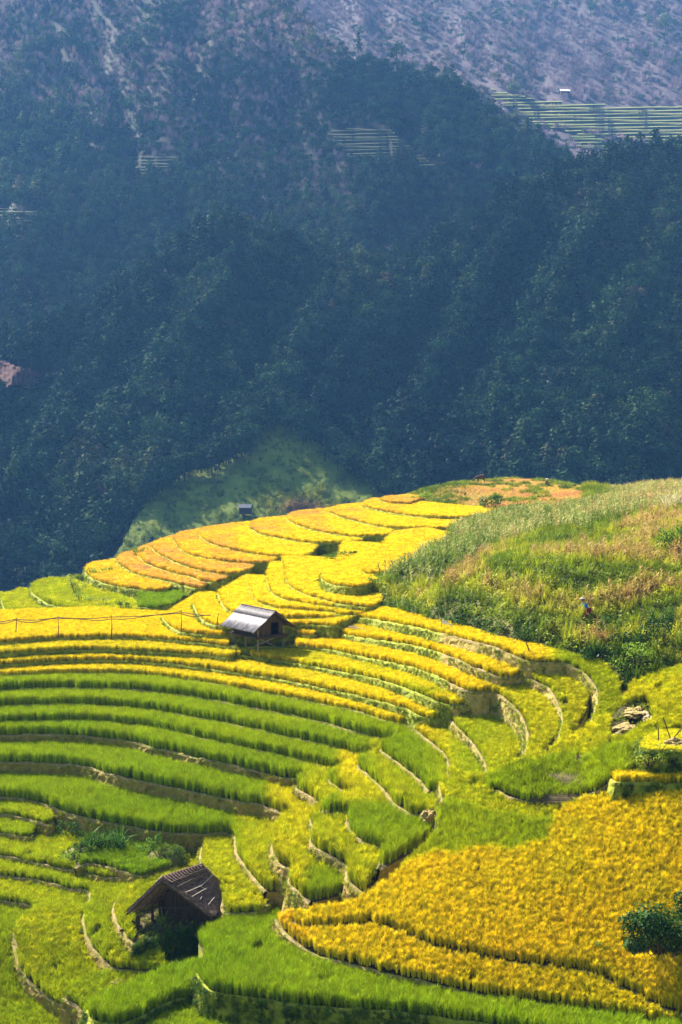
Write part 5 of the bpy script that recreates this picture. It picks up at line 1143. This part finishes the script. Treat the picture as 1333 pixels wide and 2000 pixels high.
def far_tree(mesh3, px, py, h, kind, ti, label):
    D = sheet_depth(mesh3, px, py)-3; p = Vector(at_depth(px, py, D)); p.z -= 1.5; H_ = h*D/FPX+1.5; root = empty('tree', p, label, 'tree', 'single trees that stand out from the far woods'); r = random.Random(int(px+py)); mb = MB()
    if kind == 'pine':
        for k in range(13):
            zc = H_*(.22+.76*k/13); rad = H_*(.27*(1-k/13.4)+.02)*r.uniform(.75, 1.15)
            for i in range(34 if k < 8 else 18):
                th = r.uniform(0, 6.283); q = rad*r.uniform(.3, 1.05); mb.leaf((q*math.cos(th), q*math.sin(th), zc-q*.15+r.uniform(-.04, .04)*H_), (math.cos(th)*.6+r.gauss(0, .4), math.sin(th)*.6+r.gauss(0, .4), .8), .10*H_*r.uniform(.6, 1.2), .05*H_, th)
    else:
        lo = [(r.uniform(-.24, .24), r.uniform(-.24, .24), r.uniform(.5, .84), r.uniform(.16, .26)) for _ in range(10)]
        for i in range(620):
            lx, ly, lz, lr = r.choice(lo); th = r.uniform(0, 6.283); cp = r.uniform(-.6, 1); sp_ = math.sqrt(1-cp*cp); d = Vector((sp_*math.cos(th), sp_*math.sin(th), cp)); q = lr*r.uniform(.7, 1.1)
            mb.leaf((Vector((lx, ly, lz))+d*q)*H_, d+Vector((r.gauss(0, .5), r.gauss(0, .5), r.gauss(0, .5))), .08*H_*r.uniform(.6, 1.3), .05*H_, r.uniform(0, 6.28))
    o = mb.build('crown', M_tree, root); leaf_attrs(o, ti)
    m = MB(); m.tube([(0, 0, 0), (0, 0, H_*.5), (0, 0, H_*.85)], [H_*.03, H_*.022, H_*.008], 6); m.build('trunk', M_bark, root)
for q in [(mB, 108, 118, 52, 'broad', .12, 'dark rounded tree left of the tallest pair near the red soil scar'),
          (mB, 140, 108, 48, 'broad', .2, 'tallest green tree of the small group at the top left'),
          (mB, 168, 122, 46, 'broad', .24, 'right hand green tree of the small group at the top left'),
          (mB, 64, 112, 30, 'broad', .1, 'lone small dark tree above the red soil scar'),
          (mB, 388, 218, 58, 'pine', .1, 'dark conifer standing alone on the upper left mountainside'),
          (mB, 352, 332, 32, 'pine', .05, 'slim dark conifer at the right end of the pale left terraces'),
          (mB, 692, 330, 0, 'pine', .1, None),
          (mB, 775, 128, 44, 'broad', .3, 'tree on the skyline of the dark shoulder below the purple slope'),
          (mB, 700, 100, 40, 'pine', .2, 'conifer on the skyline of the dark shoulder, left of the skyline tree'),
          (mB, 875, 335, 52, 'broad', .2, 'rounded tree just right of the middle striped terraces'),
          (mB, 790, 330, 46, 'broad', .08, 'dark tree in front of the middle striped terraces'),
          (mA, 1003, 188, 30, 'broad', .75, 'yellowish bushy tree at the top corner of the far striped fields'),
          (mA, 1300, 62, 34, 'broad', .7, 'pale green tree near the top right corner'),
          (mC, 905, 610, 46, 'pine', .58, 'bright green topped tree on the right half of the near spur'),
          (mC, 728, 700, 34, 'pine', .62, 'light green pointed tree in the middle of the near spur'),
          (mC, 1206, 592, 44, 'broad', .97, 'reddish crowned tree on the right of the near spur'),
          (mC, 1240, 600, 44, 'broad', .84, 'pale brown crowned tree right of the reddish tree'),
          (mC, 508, 775, 46, 'pine', .45, 'pale pointed tree above the top of the green spur field'),
          (mC, 548, 770, 60, 'pine', .22, 'tall dark pine above the top of the green spur field'),
          (mC, 1075, 790, 66, 'pine', .2, 'tall pine low on the near spur above the knoll'),
          (mC, 640, 800, 50, 'pine', .12, 'dark pine right of the green spur field'),
          (mC, 1262, 900, 52, 'broad', .5, 'pale rounded tree above the right end of the knoll'),
          (mC, 345, 700, 46, 'broad', .5, 'light green tree on the left part of the near spur'),
          (mC, 380, 480, 50, 'pine', .3, 'pine on the crest of the near spur at the left')]:
    if q[6]: far_tree(*q)

# ------------------------------------------------------------------ cloud over the valley (throws the wide shade) and the haze
def cloud(label, poly, zc, thick):
    pts = []
    for px, py, D in poly:
        q = at_depth(px, py, D); t = (zc-q[2])/sdir.z; pts.append((q[0]+sdir.x*t, q[1]+sdir.y*t))
    pts = np.array(pts); c = pts.mean(0); p = np.vstack([pts, pts[:1]]); d = np.concatenate([[0], np.cumsum(np.linalg.norm(np.diff(p, axis=0), axis=1))])
    s = np.linspace(0, d[-1], 240)[:-1]; ox = np.interp(s, d, p[:, 0]); oy = np.interp(s, d, p[:, 1]); V = []; rings = []
    for f, h in ((.0, -.3), (.5, -.5), (.85, -.42), (1.0, -.1), (.97, .25), (.8, .7), (.45, 1.0), (.0, 1.05)):
        a = np.arange(len(s)); w = 1+.10*(fbm(ox*.01+f, oy*.01+h, 4)-.5)*2
        V.append(np.column_stack([c[0]+(ox-c[0])*f*w, c[1]+(oy-c[1])*f*w, zc+thick*(h+.35*(fbm(ox*.012+h*3, oy*.012+f*5, 4)-.5))]))
    n = len(s); F = []
    for k in range(len(V)-1):
        for i in range(n): F.append((k*n+i, k*n+(i+1) % n, (k+1)*n+(i+1) % n, (k+1)*n+i))
    m, cn, cl2 = new_mat('cloud'); cd_ = cn.new('ShaderNodeBsdfDiffuse'); cd_.inputs[0].default_value = (.85, .86, .88, 1); ct_ = cn.new('ShaderNodeBsdfTransparent')
    cm_ = cn.new('ShaderNodeMixShader'); cm_.inputs[0].default_value = .68; cl2.new(cd_.outputs[0], cm_.inputs[1]); cl2.new(ct_.outputs[0], cm_.inputs[2]); co_ = cn.new('ShaderNodeOutputMaterial'); cl2.new(cm_.outputs[0], co_.inputs[0])
    o = mesh_obj('cloud', np.vstack(V), F, m, smooth=True); tag(o, label, 'cloud', kind='structure')
cloud('white cloud over the valley', [(-400, 600, 690), (60, 470, 850), (330, 300, 1000), (520, 190, 1080), (640, 60, 1130), (900, 150, 1040), (1110, 300, 940), (1250, 310, 735), (1700, 280, 740), (1700, 1300, 445), (400, 1330, 440), (-400, 1330, 440)], 760, 60)
hz = MB(); hz.box((0, 870, 220), (5600, 1820, 640))
hm, hn, hl = new_mat('haze'); pv = hn.new('ShaderNodeVolumePrincipled'); pv.inputs['Color'].default_value = (.18, .46, .98, 1); pv.inputs['Density'].default_value = .000115; pv.inputs['Anisotropy'].default_value = 0.3
ho = hn.new('ShaderNodeOutputMaterial'); hl.new(pv.outputs[0], ho.inputs['Volume'])
tag(hz.build('haze', hm), 'blue haze in the valley air', 'haze', kind='stuff')
